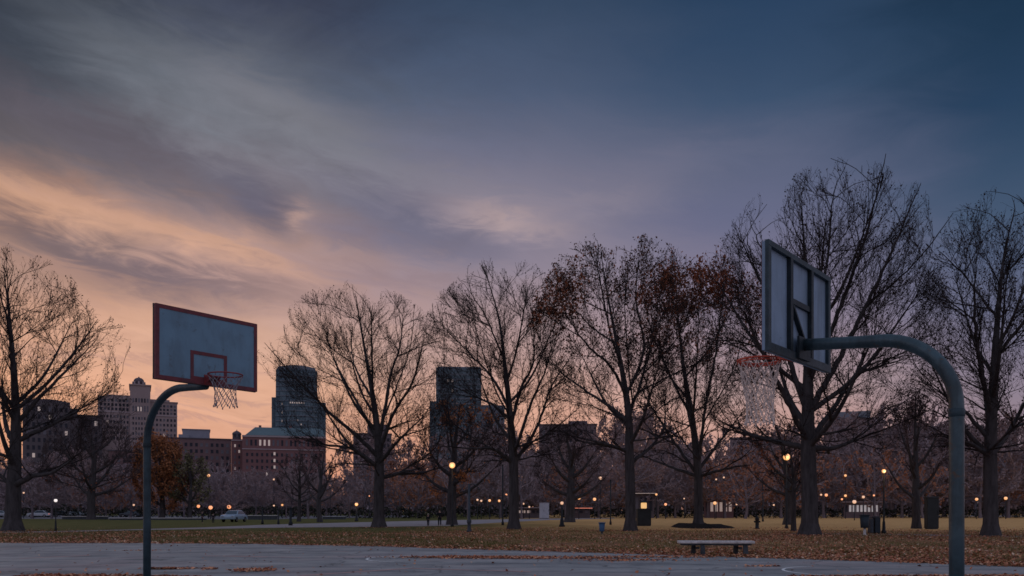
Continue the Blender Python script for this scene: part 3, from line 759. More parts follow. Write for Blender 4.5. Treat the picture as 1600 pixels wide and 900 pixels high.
def court_material():
    m = bpy.data.materials.new('court_asphalt'); m.use_nodes = True; t = m.node_tree; X.tree = t; b = t.nodes['Principled BSDF']
    tc = t.nodes.new('ShaderNodeTexCoord'); v = tc.outputs['Object']
    fine = X(noise(v, 30.0, 6.0, 0.7).outputs[0]); mid = X(noise(v, 0.9, 6.0, 0.62, 0.3).outputs[0]); big = X(noise(v, 0.16, 4.0, 0.55, 0.5).outputs[0])
    mp = t.nodes.new('ShaderNodeMapping'); mp.inputs['Scale'].default_value = (0.12, 0.9, 1); t.links.new(v, mp.inputs[0])
    st = X(noise(mp.outputs[0], 1.4, 6.0, 0.65, 0.4).outputs[0])
    c = ramp(fine * 0.25 + mid * 0.35 + st * 0.4, [(0.40, (0.16, 0.168, 0.178, 1)), (0.5, (0.30, 0.303, 0.31, 1)), (0.60, (0.44, 0.42, 0.415, 1))])
    # remains of a dull red court coating
    red = ((big - 0.50) * 7.0).clamp() * ((st - 0.40) * 5.0).clamp()
    c = mixc(red * 0.45, c, (0.36, 0.23, 0.23, 1))
    damp = ((X(noise(mp.outputs[0], 0.8, 5.0, 0.6, 0.8).outputs[0]) - 0.56) * 9.0).clamp()
    c = mixc(damp * 0.55, c, (0.13, 0.14, 0.16, 1))
    vo = t.nodes.new('ShaderNodeTexVoronoi'); vo.feature = 'DISTANCE_TO_EDGE'; vo.inputs['Scale'].default_value = 0.22
    wv = t.nodes.new('ShaderNodeVectorMath'); wv.operation = 'ADD'
    t.links.new(v, wv.inputs[0]); t.links.new(noise(v, 0.9, 4.0).outputs[1], wv.inputs[1]); t.links.new(wv.outputs[0], vo.inputs['Vector'])
    crack = (1.0 - X(vo.outputs['Distance']) * 90.0).clamp()
    c = mixc(crack * 0.7, c, (0.05, 0.055, 0.06, 1))
    t.links.new(c, b.inputs['Base Color'])
    t.links.new((0.62 + fine * 0.3 - damp * 0.18).s, b.inputs['Roughness']); b.inputs['Specular IOR Level'].default_value = 0.35
    bp = t.nodes.new('ShaderNodeBump'); bp.inputs['Strength'].default_value = 0.35; bp.inputs['Distance'].default_value = 0.01
    t.links.new(fine.s, bp.inputs['Height']); t.links.new(bp.outputs[0], b.inputs['Normal'])
    return m
EDGE = [(-700, 842), (-300, 845), (0, 848), (200, 848.6), (400, 850), (600, 854), (750, 858.5), (900, 863), (1050, 867.5), (1200, 872), (1400, 878.5), (1600, 886), (1800, 894), (2300, 918)]
rgc = random.Random(3)
edge = []
for (a, b) in zip(EDGE, EDGE[1:]):
    n = max(2, int((b[0] - a[0]) / 14))
    for k in range(n):
        px = a[0] + (b[0] - a[0]) * k / n; py = a[1] + (b[1] - a[1]) * k / n + rgc.uniform(-0.35, 0.35)
        edge.append(ground(px, py))
edge.append(ground(*EDGE[-1]))
sheet('court', [(-34, -30), (34, -30)] + edge[::-1], 0.004, court_material())

M_path = material('path_asphalt', (0.33, 0.29, 0.30), 0.85, 0, 0.2, 0.8, 0.3, 40, 0.25)
M_road = material('street_asphalt', (0.20, 0.19, 0.21), 0.8, 0, 0.2, 0.4, 0.2, 30, 0.3)
def band(name, top, bot, z, mat):
    sheet(name, [ground(*p) for p in bot] + [ground(*p) for p in reversed(top)], z, mat)
band('path', [(-200, 833.5), (80, 830.2), (230, 826.6), (320, 824.0), (400, 820.5), (460, 818.6), (540, 816.6), (620, 814.6), (720, 812.6), (800, 811.2), (880, 810.0), (960, 809.2)],
     [(-200, 835), (80, 831.6), (230, 828.0), (320, 826.6), (400, 825.0), (460, 824.2), (540, 823.6), (620, 822.8), (700, 821.6), (780, 816.5), (860, 812.4), (960, 810.2)], 0.004, M_path)
band('path', [(1236, 833.0), (1400, 834.6), (1500, 836.0), (1620, 838)], [(1236, 833.9), (1400, 836.0), (1500, 837.6), (1620, 840)], 0.004, M_path)
band('street', [(1180, 804.6), (1400, 805.0), (1700, 806.0)], [(1180, 805.8), (1400, 806.3), (1700, 807.6)], 0.004, M_path)
band('street', [(-300, 805.2), (150, 805.6), (400, 806.2), (640, 805.2)], [(-300, 810.5), (150, 811.0), (400, 811.6), (640, 808.0)], 0.004, M_road)

# worn court lines
def worn(name, col, cover):
    m = bpy.data.materials.new(name); m.use_nodes = True; t = m.node_tree; X.tree = t; b = t.nodes['Principled BSDF']
    tc = t.nodes.new('ShaderNodeTexCoord'); v = tc.outputs['Object']
    a = X(noise(v, 5.0, 8.0, 0.75).outputs[0]); g = X(noise(v, 0.5, 3.0).outputs[0])
    k = ((a * 0.7 + g * 0.5 - 0.6 + cover) * 9.0).clamp()
    t.links.new(mixc(k, (0.30, 0.31, 0.345, 1), col), b.inputs['Base Color']); b.inputs['Roughness'].default_value = 0.75
    return m
M_lineW = worn('worn_white_line', (0.85, 0.85, 0.85, 1), 0.20)
M_lineR = worn('worn_red_line', (0.52, 0.31, 0.29, 1), 0.12)
def arc(cx, cy, r, w, a0, a1, mat, n=48, z=0.008):
    V = []; Q = []
    for k in range(n + 1):
        a = R_(a0 + (a1 - a0) * k / n); ww = w
        for rr in (r - ww / 2, r + ww / 2): V.append((cx + rr * math.cos(a), cy + rr * math.sin(a), z))
        if k: Q.append((2 * k - 2, 2 * k, 2 * k + 1, 2 * k - 1))
    o = mesh_np('court_line', V, Q, mat); o['kind'] = 'structure'
def line(p, q, w, mat, z=0.008):
    a, b = np.array(ground(*p)), np.array(ground(*q)); d = (b - a) / np.linalg.norm(b - a); s = np.array([-d[1], d[0]]) * w / 2
    V = [(*(a - s), z), (*(b - s), z), (*(b + s), z), (*(a + s), z)]
    o = mesh_np('court_line', V, [(0, 1, 2, 3)], mat); o['kind'] = 'structure'
X1, Z1 = ground(671, 873); arc(X1, Z1, 1.8, 0.07, 112, 244, M_lineW)
X2, Z2 = ground(1352, 893); arc(X2, Z2, 1.8, 0.07, 108, 262, M_lineW)
line((318, 868.5), (470, 871.5), 0.25, M_lineR); line((468, 900), (640, 888.5), 0.20, M_lineR, 0.009); line((640, 888.5), (830, 894.0), 0.16, M_lineR, 0.010)
line((30, 873.0), (140, 868.0), 0.22, M_lineR); line((504, 861.0), (545, 862.5), 0.10, M_lineR)

# ------------------------------------------------------------------ fallen leaves and grass
M_l = [material('fallen_leaf_brown', (0.47, 0.180, 0.100), 0.85, 0, 0.4, 0.9, spec=0.2), material('fallen_leaf_tan', (0.64, 0.30, 0.17), 0.85, 0, 0.35, 0.9, spec=0.2),
       material('fallen_leaf_dark', (0.22, 0.080, 0.060), 0.85, 0, 0.4, 0.9, spec=0.2), material('fallen_leaf_pale', (0.66, 0.45, 0.33), 0.8, 0, 0.3, 0.9, spec=0.2)]
EX = np.array([p[0] for p in edge]); EY = np.array([p[1] for p in edge])
def on_court(x, y): return y < np.interp(x, EX, EY)
def flat_leaves(rng, x, y, size, z0=0.015, lift=0.03):
    m = len(x); th = rng.random(m) * 2 * np.pi; s = size * (0.6 + 0.8 * rng.random(m))
    a = np.stack([np.cos(th), np.sin(th), rng.normal(0, 0.35, m)], 1); b = np.stack([-np.sin(th), np.cos(th), rng.normal(0, 0.35, m)], 1)
    c = np.stack([x, y, z0 + lift * rng.random(m) + s * 0.12], 1)
    s = s[:, None]
    V = np.stack([c - a * s * .5, c - b * s * .36, c + a * s * .5, c + b * s * .36], 1).reshape(-1, 3)
    V[:, 2] = np.maximum(V[:, 2], z0)
    return V, np.arange(m * 4).reshape(-1, 4)
rng = np.random.default_rng(9)
m = 170000
Z = 19 + (rng.random(m) ** 1.5) * 50; u = rng.uniform(-0.68, 0.68, m); x = u * Z
def vnoise(x, y, s, seed):
    r = np.random.default_rng(seed); out = np.zeros(len(x))
    for k in range(7):
        a = r.random() * 6.28; f = s * (0.6 + 1.6 * r.random()); out += np.sin((x * math.cos(a) + y * math.sin(a)) * f + r.random() * 6.28)
    return out / 4.0
py = HY + CAM_H * F / Z; px = 800 + u * F
ed = Z - np.interp(x, EX, EY)          # distance beyond the court edge
dens = 0.75 * np.exp(-ed / 2.6) + 0.40 + 0.36 * vnoise(x, Z, 0.35, 1)
dens *= np.where((px < 560) & (py < 831), 0.15, 1.0)                     # green lawn beyond the path on the left
dens *= 1 - 0.85 * np.exp(-((py - 849 - 0.006 * (px - 700)) / 5.5) ** 2) * np.clip((px - 150) / 200, 0, 1) * np.clip((1500 - px) / 500, 0.35, 1)
dens *= np.where(py < 829, 0.35, 1.0)
pt = np.interp(px, [80, 230, 320, 400, 460, 620, 700, 780, 860], [830.2, 826.6, 824.0, 820.5, 818.6, 814.6, 813, 811.5, 810.4]); pb = np.interp(px, [80, 230, 320, 400, 460, 620, 700, 780, 860], [831.6, 828, 826.6, 825, 824.2, 822.8, 821.6, 816.5, 812.4])
dens *= np.where((py > pt) & (py < pb) & (px < 860), 0.06, 1.0)
for tx, ty in ((20, 830), (592, 824), (803, 827), (985, 830), (1265, 836), (1548, 838), (1110, 869)):      # leaves gather round the trunks and the bench
    gx, gz = ground(tx, ty); dens += 0.9 * np.exp(-((x - gx) / 2.2) ** 2 - ((Z - gz) / 2.2) ** 2)
k = (~on_court(x, Z)) & (rng.random(m) < dens)
V, Q = flat_leaves(rng, x[k], Z[k], 0.090)
mi = rng.choice(4, k.sum(), p=[0.42, 0.25, 0.25, 0.08])
o = mesh_np('fallen_leaves', V, Q, None, None, False, M_l, mi); tag(o, 'brown and orange fallen leaves lying in a belt on the grass behind the court', 'fallen leaves'); o['kind'] = 'stuff'
# drifts on the court
dr = [(758, 871.5, 2.1, 0.38, 2600), (845, 873.5, 1.9, 0.18, 260), (985, 876.0, 1.6, 0.35, 330), (395, 891.8, 0.42, 0.28, 620), (330, 889.5, 0.16, 0.2, 70), (262, 889.5, 0.55, 0.12, 420), (225, 861, 0.9, 0.2, 60), (930, 872.5, 1.0, 0.25, 260),
      (1195, 885.5, 0.5, 0.15, 60), (1030, 871, 2.4, 0.35, 500)]
xs = []; ys = []
for (dx, dy, rx, ry, n) in dr:
    cx, cz = ground(dx, dy); xs.append(cx + rng.normal(0, rx * 0.5, n)); ys.append(cz + rng.normal(0, ry * 0.7, n))
# leaves blown into the near corners of the court
a = rng.uniform(-10.4, -6.2, 2600); xs.append(a); ys.append(17.6 - np.abs(rng.normal(0, 0.55, 2600)) - 0.25 * np.maximum(0, a + 8.2) )
a = rng.uniform(5.8, 13.0, 4200); xs.append(a); ys.append(17.35 - np.abs(rng.normal(0, 0.6, 4200)) + 0.05 * (a - 7))
# loose single leaves
n = 420; zz = rng.uniform(15.5, 34, n); xx = rng.uniform(-0.66, 0.66, n) * zz; q = on_court(xx, zz); xs.append(xx[q]); ys.append(zz[q])
# along the edge
n = 2600; xx = rng.uniform(-22, 15, n); xs.append(xx); ys.append(np.interp(xx, EX, EY) - np.abs(rng.normal(0, 0.22, n)))
x = np.concatenate(xs); y = np.concatenate(ys)
V, Q = flat_leaves(rng, x, y, 0.085, 0.010, 0.012)
mi = rng.choice(4, len(x), p=[0.55, 0.22, 0.17, 0.06])
o = mesh_np('leaf_drifts', V, Q, None, None, False, M_l, mi); tag(o, 'reddish brown leaf drifts blown together on the grey court', 'leaf drifts'); o['kind'] = 'stuff'
# grass blades on the near turf
m = 110000
Z = 20 + (rng.random(m) ** 1.4) * 38; u = rng.uniform(-0.68, 0.68, m); x = u * Z
py = HY + CAM_H * F / Z; px = 800 + u * F
k = (~on_court(x, Z)) & (rng.random(m) < 0.55 + 0.5 * vnoise(x, Z, 0.5, 4)) & ~((py > pt[:1].min()) & (py < 0))
pt = np.interp(px, [80, 230, 320, 400, 460, 620, 700, 780], [830.2, 826.6, 824.0, 820.5, 818.6, 814.6, 813, 811.5]); pb = np.interp(px, [80, 230, 320, 400, 460, 620, 700, 780], [831.8, 828.2, 826.9, 825.4, 824.6, 823.2, 822, 817])
k &= ~((py > pt) & (py < pb) & (px < 800))
x, Z = x[k], Z[k]; n = len(x); th = rng.random(n) * 6.28; h = 0.05 + 0.07 * rng.random(n); w = 0.016
lean = rng.normal(0, 0.03, (n, 2))
V = np.stack([np.stack([x - np.cos(th) * w, Z - np.sin(th) * w, np.zeros(n)], 1), np.stack([x + np.cos(th) * w, Z + np.sin(th) * w, np.zeros(n)], 1), np.stack([x + lean[:, 0], Z + lean[:, 1], h], 1)], 1).reshape(-1, 3)
M_g = [material('grass_green', (0.115, 0.110, 0.034), 0.9, 0, 0.35, 0.5, spec=0.15), material('grass_dry', (0.26, 0.20, 0.10), 0.9, 0, 0.3, 0.5, spec=0.15)]
mi = (rng.random(n) < 0.25 + 0.45 * np.clip((x + 2) / 14, 0, 1)).astype(int)
o = mesh_np('grass', V, np.arange(n * 3).reshape(-1, 3), None, None, False, M_g, mi); tag(o, 'short autumn grass between the fallen leaves behind the court', 'grass'); o['kind'] = 'stuff'
# ------------------------------------------------------------------ basketball hoops
def hoop(label, E1, E2, z0, z1, pole_len, pole_r, arm_z, bend_t, bend_drop, rim_r, rim_d, rim_z, net_h, net_low, net_mid, back, nstr, poly):
    """E1, E2: plan positions of the board's two side edges; n: the way the board faces"""
    e1, e2 = Vector((*E1, 0)), Vector((*E2, 0)); c = (e1 + e2) / 2; W = (e2 - e1).length; d = (e2 - e1).normalized()
    n = Vector((d.y, -d.x, 0))
    if back: n = -n
    base = c - n * pole_len
    root = thing('basketball_hoop', label, 'basketball hoop', (base.x, base.y, 0))
    def L(a, b, z):      # a along the board, b in front of it
        p = c + d * a + n * b - base; return Vector((p.x, p.y, z))
    def slab(bm, a0, a1, b0, b1, za, zb, bev=0):
        vs = [bm.verts.new(L(a, b, z)) for z in (za, zb) for a, b in ((a0, b0), (a1, b0), (a1, b1), (a0, b1))]
        for f in ((0, 3, 2, 1), (4, 5, 6, 7), (0, 1, 5, 4), (1, 2, 6, 5), (2, 3, 7, 6), (3, 0, 4, 7)): bm.faces.new([vs[i] for i in f])
    h = W / 2
    # pole with its swan neck
    bm = bmesh.new(); pts = [(0, 0, 0), (0, 0, 1.2), (0, 0, 2.0), (0, 0, arm_z - bend_drop)]
    q = L(0, -pole_len, 0); run = pole_len - bend_t
    for k in range(1, 17):
        a = math.pi / 2 * k / 16
        pts.append(tuple(n * run * (1 - math.cos(a)) + Vector((0, 0, arm_z - bend_drop + bend_drop * math.sin(a)))))
    for k in range(1, 6):
        t = bend_t - (bend_t - 0.06) * k / 5
        pts.append(tuple(n * (pole_len - t) + Vector((0, 0, arm_z + 0.012 * k * (1 if back else -0.6)))))
    tube(bm, pts, [pole_r * (1.0 if i < 20 else 0.94) for i in range(len(pts))], 24)
    pole = obj('pole', bm, M_galv if back else M_galvdark, root, True)
    bm = bmesh.new(); lathe(bm, [(pole_r * 2.2, 0.0), (pole_r * 2.2, 0.03), (pole_r * 1.15, 0.05), (pole_r * 1.02, 0.10)], 24); obj('base_collar', bm, M_galvdark, pole, True)
    bm = bmesh.new(); lathe(bm, [(pole_r * 1.01, 0), (pole_r * 1.09, 0.006), (pole_r * 1.10, 0.07), (pole_r * 1.01, 0.078)], 24); obj('joint_sleeve', bm, M_galvdark if back else M_steel, pole, True, (0, 0, arm_z - bend_drop - 0.09))
    # board
    t = 0.016 if back else 0.020
    bm = bmesh.new(); slab(bm, -h, h, -t, t, z0, z1); bd = obj('backboard', bm, M_boardback if back else M_board, root)
    bw = 0.055; f0, f1 = t + 0.002, t + 0.006
    bm = bmesh.new(); slab(bm, -h, h, f0, f1, z0, z0 + bw); slab(bm, -h, h, f0, f1, z1 - bw, z1); slab(bm, -h, -h + bw, f0, f1, z0 + bw, z1 - bw); slab(bm, h - bw, h, f0, f1, z0 + bw, z1 - bw)
    # painted edge of the board, carried round its sides
    if not back:
        slab(bm, -h - 0.004, -h - 0.001, -t, f1, z0, z1); slab(bm, h + 0.001, h + 0.004, -t, f1, z0, z1); slab(bm, -h, h, -t, f1, z0 - 0.004, z0 - 0.001); slab(bm, -h, h, -t, f1, z1 + 0.001, z1 + 0.004)
    obj('border', bm, M_redpaint if not back else M_redpaint, bd)
    sw, sz0, sz1 = 0.305, rim_z + 0.0, rim_z + 0.44; lw = 0.052
    if not back: sz0, sz1 = rim_z - 0.06, rim_z + 0.37
    bm = bmesh.new(); slab(bm, -sw, sw, f0, f1, sz0, sz0 + lw); slab(bm, -sw, sw, f0, f1, sz1 - lw, sz1); slab(bm, -sw, -sw + lw, f0, f1, sz0 + lw, sz1 - lw); slab(bm, sw - lw, sw, f0, f1, sz0 + lw, sz1 - lw)
    obj('target_square', bm, M_redpaint, bd)
    # steel frame on the back
    b0, b1 = -t - (0.042 if back else 0.03), -t - 0.002; fw = 0.060
    bm = bmesh.new()
    slab(bm, -h - 0.008, h + 0.008, b0, b1, z0 - 0.008, z0 + fw * 1.25); slab(bm, -h - 0.008, h + 0.008, b0, b1, z1 - fw * 0.75, z1 + 0.008)
    slab(bm, -h - 0.008, -h + fw, b0 + 0.003, b1 - 0.001, z0 + fw * 1.25, z1 - fw * 0.75); slab(bm, h - fw, h + 0.008, b0 + 0.003, b1 - 0.001, z0 + fw * 1.25, z1 - fw * 0.75)
    fr = obj('board_frame', bm, M_steel if not back else M_frame, root)
    uw = 0.065; ua = 0.29
    for s in (-1, 1):
        bm = bmesh.new(); slab(bm, s * ua - uw / 2, s * ua + uw / 2, b0 - 0.004, b1 - 0.002, z0 + fw * 1.25, z1 - fw * 0.75); obj('upright', bm, M_steel, fr)
    zm = z0 + (z1 - z0) * 0.56
    bm = bmesh.new(); slab(bm, -ua + uw / 2, ua - uw / 2, b0 + 0.01, b1 - 0.004, zm - 0.028, zm + 0.028); obj('crossbar', bm, M_steel, fr)
    bm = bmesh.new(); obox(bm, L(-ua + 0.05, b0 + 0.02, zm - 0.05), L(ua - 0.06, b0 + 0.02, z0 + fw * 1.4), 0.025, 0.05, tuple(n)); obj('diagonal_brace', bm, M_steel, fr)
    bm = bmesh.new(); slab(bm, -0.16, 0.16, b0 - 0.03, b0 - 0.005, max(arm_z - 0.10, z0 - 0.004), arm_z + 0.13)
    obj('mounting_plate', bm, M_steel, fr)
    # rim, net hooks and mounting bracket
    rc = L(0, rim_d, rim_z)
    bm = bmesh.new()
    tube(bm, [rc + Vector((math.cos(2 * math.pi * k / 48) * rim_r, math.sin(2 * math.pi * k / 48) * rim_r, 0)) for k in range(48)], 0.011, 10, True)
    if back: tube(bm, [rc + Vector((math.cos(2 * math.pi * k / 48) * rim_r * 0.97, math.sin(2 * math.pi * k / 48) * rim_r * 0.97, -0.025)) for k in range(48)], 0.008, 8, True)
    for k in range(12):
        a = 2 * math.pi * (k + .5) / 12; p = rc + Vector((math.cos(a) * rim_r, math.sin(a) * rim_r, -0.008))
        tube(bm, [p, p + Vector((0, 0, -0.035))], 0.004, 5)
    rim = obj('rim', bm, M_rim if back else M_rimdark, root, True)
    bm = bmesh.new()
    slab(bm, -0.085, 0.085, f1 + 0.001, f1 + 0.012, rim_z - (0.065 if back else 0.115), rim_z + 0.035); slab(bm, -0.075, 0.075, f1 + 0.012, rim_d - rim_r - 0.004, rim_z - 0.014, rim_z + 0.006)
    for s in (-1, 1):
        vs = [L(s * 0.07 + o, *p) for o in (-0.005, 0.005) for p in ((f1 + 0.012, rim_z - 0.014), (f1 + 0.012, rim_z - (0.055 if back else 0.105)), (rim_d - rim_r + 0.02, rim_z - 0.014))]
        vv = [bm.verts.new(v) for v in vs]
        for f in ((0, 1, 2), (5, 4, 3), (0, 3, 4, 1), (1, 4, 5, 2), (2, 5, 3, 0)): bm.faces.new([vv[i] for i in f])
    obj('bracket', bm, M_rim if back else M_rimdark, rim)
    # knotted net: crossing cords that pull in and flare a little at the hem
    rr = random.Random(4 if back else 8)
    rows = 8 if back else 6
    def prof(t): return net_mid + (rim_r - net_mid) * max(0, 1 - t / 0.62) ** 1.5 + (net_low - net_mid) * max(0, (t - 0.6) / 0.4) ** 1.3
    bm = bmesh.new(); N = nstr; knots = {}
    for j in range(rows + 1):
        tj = j / rows
        for i in range(N):
            a = 2 * math.pi * (i + (0.5 if j % 2 else 0)) / N + rr.uniform(-.05, .05) * (j > 0)
            rad = prof(tj) * (1 + rr.uniform(-0.07, 0.07) * (j > 0))
            knots[j, i] = rc + Vector((math.cos(a) * rad + 0.02 * tj * poly[0], math.sin(a) * rad + 0.02 * tj * poly[1], -0.03 - net_h * tj + rr.uniform(-.012, .012) * (j > 0)))
    for j in range(rows):
        for i in range(N):
            for s in ((0, -1) if j % 2 == 0 else (0, 1)):
                k2 = (i + s) % N
                p, q2 = knots[j, i], knots[j + 1, k2]; m2 = (p + q2) / 2 + Vector((rr.uniform(-.006, .006), rr.uniform(-.006, .006), -0.004))
                tube(bm, [p, m2, q2], 0.0048, 4, caps=False)
    for i in range(N):
        kz = knots[rows, i]; tube(bm, [kz + Vector((0, 0, 0.012)), kz + Vector((0, 0, -0.018))], 0.009, 5)
    obj('net', bm, M_net if back else M_netdark, root, True)
    return root

hoop('farther hoop with a white red edged backboard facing the court and a curved steel pole', (-5.105, 11.71), (-4.077, 13.05), 3.295, 4.366, 1.77, 0.060, 3.325, 0.78, 0.80, 0.243, 0.446, 3.41, 0.44, 0.165, 0.145, False, 12, (0, 0))
hoop('nearer hoop seen from behind, steel frame backboard on a thick swan neck pole', (2.472, 8.05), (3.59, 9.377), 2.98, 4.05, 1.524, 0.066, 3.095, 0.80, 0.72, 0.229, 0.418, 3.05, 0.66, 0.150, 0.140, True, 16, (0.3, 0))

# ------------------------------------------------------------------ bench
def bench():
    x, y = ground(1118, 867.5)
    root = thing('bench', 'low backless concrete bench with dark legs at the edge of the court', 'bench', (x, y, 0), R_(-4))
    bm = bmesh.new(); box(bm, -1.17, 1.17, -0.24, 0.24, 0.375, 0.455, 0.018); obj('seat', bm, M_concrete, root)
    bm = bmesh.new(); box(bm, -1.08, 1.08, -0.19, 0.19, 0.315, 0.373, 0.008); obj('underframe', bm, M_concdark, root)
    for s in (-0.56, 0.76):
        for yy in (-0.17, 0.17):
            bm = bmesh.new(); xx = s + (0.13 if yy < 0 else -0.10)
            vs = [bm.verts.new((xx + a, yy + b + (0.05 if yy > 0 else -0.05) * (z == 0), z)) for z, w in ((0.0, 0.075), (0.313, 0.06)) for a, b in ((-w, -0.06), (w, -0.06), (w, 0.06), (-w, 0.06))]
            for f in ((0, 3, 2, 1), (4, 5, 6, 7), (0, 1, 5, 4), (1, 2, 6, 5), (2, 3, 7, 6), (3, 0, 4, 7)): bm.faces.new([vs[i] for i in f])
            obj('leg', bm, M_concdark, root)
        bm = bmesh.new(); box(bm, s - 0.05, s + 0.05, -0.10, 0.10, 0.20, 0.26, 0.005); obj('stretcher', bm, M_concdark, root)
bench()

# ------------------------------------------------------------------ lamps
def globe_lamp(label, px, gy, by=None, Z=None, r=0.22, mat=None, pole_r=0.05, nm='globe_lamp', group=None, simple=False, base=True, glow=0):
    if Z is None: Z = CAM_H * F / (by - HY)
    x = at(px, Z); h = hz(gy, Z)
    root = thing(nm, label, 'lamp', (x, Z, 0), 0, group)
    bm = bmesh.new()
    if base: lathe(bm, [(pole_r * 2.6, 0), (pole_r * 2.6, 0.12), (pole_r * 1.8, 0.25), (pole_r * 1.5, min(0.7, h * .3)), (pole_r, min(0.8, h * .34)), (pole_r * 0.8, h - r)], 10)
    else: lathe(bm, [(pole_r * 1.3, 0), (pole_r, 0.2), (pole_r * 0.8, h - r)], 8)
    obj('post', bm, M_iron, root, True)
    bm = bmesh.new(); bmesh.ops.create_uvsphere(bm, u_segments=14, v_segments=10, radius=r); obj('globe', bm, mat, root, True, (0, 0, h))
    if glow:
        ld = bpy.data.lights.new('lamp_light', 'POINT'); ld.energy = glow; ld.color = (1.0, 0.55, 0.24); ld.shadow_soft_size = r
        lo = bpy.data.objects.new('lamp_light', ld); C.objects.link(lo); lo.parent = root; lo.location = (0, -r * 2.2, h - r * 0.6)
    bm = bmesh.new(); lathe(bm, [(r * 0.55, 0), (r * 0.6, r * 0.12), (r * 0.25, r * 0.3), (0.001, r * 0.5)], 10); obj('cap', bm, M_iron, root, True, (0, 0, h + r * 0.88))
    return root
globe_lamp('brightest amber globe lamp, standing right of centre beside the tallest trunk', 1229, 714, 826, r=0.26, mat=M_amber, pole_r=0.06, glow=16)
globe_lamp('amber globe lamp before the trunk of the orange leaved small tree', 706.5, 727, 823, r=0.26, mat=M_amber, pole_r=0.06, glow=16)
globe_lamp('tall thin post lamp with a small amber head near the bins', 1381, 736, 834, r=0.12, mat=M_amber, pole_r=0.055, glow=7)
globe_lamp('short lamp with an amber head left of the long limbed tree', 557, 788, 814.5, r=0.22, mat=M_amber, pole_r=0.10, glow=6)
globe_lamp('short lamp with a dim amber head and a wide base beside the white utility box', 878, 786, 823, r=0.14, mat=M_warm, pole_r=0.10)
globe_lamp('thin lamp with a white globe on the left lawn', 87, 782, 829.5, r=0.11, mat=M_white, pole_r=0.035)
# far street lamps
far = [(326, 743, 'a', .5, 150), (428, 749, 'w', .32, 150), (428, 790, 'w', .30, 150), (441, 789, 'a', .36, 150), (358, 792, 'r', .62, 140), (329, 793, 'r', .62, 140), (310, 791, 'r', .5, 140), (516, 759, 'r', .3, 150),
       (746, 781, 'w', .34, 140), (752, 782.5, 'w', .34, 142), (765, 782, 'a', .42, 140), (780, 782.5, 'a', .40, 140), (791, 773, 'r', .36, 145), (818, 787, 'w', .30, 145), (827, 792, 'w', .30, 145), (895, 783, 'r', .45, 140),
       (904.5, 778, 'a', .55, 140), (929, 780, 'a', .5, 140), (938, 747, 'w', .5, 140), (1025.5, 772.5, 'a', .36, 145), (1040, 788, 'r', .42, 140), (1117, 786, 'a', .52, 140), (1131, 746, 'w', .30, 150), (1119, 749, 'w', .28, 150),
       (1283, 773, 'w', .34, 150), (1291, 773.5, 'r', .50, 150), (1321, 743, 'a', .42, 150), (1321, 774.5, 'a', .42, 145), (1315.5, 780, 'r', .32, 145), (1335, 784, 'w', .50, 120), (1349, 776.5, 'w', .45, 145), (1365.5, 774, 'r', .32, 150),
       (1526, 780, 'a', .46, 140), (1571.5, 778.5, 'a', .50, 140), (1209, 789, 'w', .3, 150), (1151, 788, 'w', .3, 150), (37, 770, 'w', .3, 150), (209, 789, 'w', .34, 150), (1069, 779, 'w', .24, 150), (596, 774, 'r', .24, 150), (577, 775, 'r', .2, 150)]
fm = {'a': M_amber, 'w': M_warm, 'r': globe('orange_lamp_glass', (1.0, 0.36, 0.14), 1.1)}
far_lab = {326: 'large orange street lamp high before the red brick hall', 938: 'pale high street lamp between the two central trees', 1335: 'white lamp over the pale shopfront'}
for px, gy, c, r, Z in far:
    lb = far_lab.get(int(px)); 
    globe_lamp(lb or 'small distant glowing street lamp at the far edge of the park', px, gy, None, Z, r * 0.54, fm[c], 0.07, 'street_lamp', None if lb else 'distant glowing street lamps', base=False)

def arm_post():
    x, y = ground(733, 831.5); s = F / y
    root = thing('lamp_post', 'unlit dark post with a short drooping arm in front of the orange leaved tree', 'lamp post', (x, y, 0))
    H = (831.5 - 756) / s
    bm = bmesh.new(); lathe(bm, [(0.17, 0), (0.17, 0.10), (0.12, 0.2), (0.11, 0.55), (0.15, 0.62), (0.15, 0.78), (0.085, 0.86), (0.075, H)], 14); obj('post', bm, M_lampgrey, root, True)
    bm = bmesh.new(); tube(bm, [(0, 0, H - 0.06), (0.25, 0, H), (0.45, 0, H - 0.10), (0.62, 0, H - 0.28)], [0.035, 0.032, 0.03, 0.028], 8); obj('arm', bm, M_lampgrey, root, True)
    bm = bmesh.new(); lathe(bm, [(0.02, 0.0), (0.09, -0.05), (0.10, -0.10), (0.03, -0.13)], 10); obj('head', bm, M_lampgrey, root, True, (0.62, 0, H - 0.27))
arm_post()
def plain_post(label, px, top, by, r=0.07):
    x, y = ground(px, by); H = hz(top, y)
    root = thing('post', label, 'post', (x, y, 0))
    bm = bmesh.new(); lathe(bm, [(r * 1.7, 0), (r * 1.7, 0.25), (r, 0.4), (r * 0.85, H)], 12); obj('shaft', bm, M_iron, root, True)
    bm = bmesh.new(); lathe(bm, [(r * 0.9, 0), (r * 1.3, 0.03), (r * 1.1, 0.12), (0.001, 0.18)], 12); obj('cap', bm, M_iron, root, True, (0, 0, H))
plain_post('tall dark post left of the low forking tree', 785.5, 728, 820.5, 0.075)
plain_post('slim dark post between the central trees, taller than the blue bin', 954, 752, 820, 0.065)
plain_post('thin dark post left of the brightest globe lamp', 1192, 748, 815, 0.08)
plain_post('thick short bluish bollard post before the brick hall', 454, 795, 821, 0.12)
plain_post('slim short post left of the bluish bollard', 435, 797, 819.5, 0.07)
plain_post('slim short post farthest left of the three before the parked car wall', 410, 797, 819, 0.08)

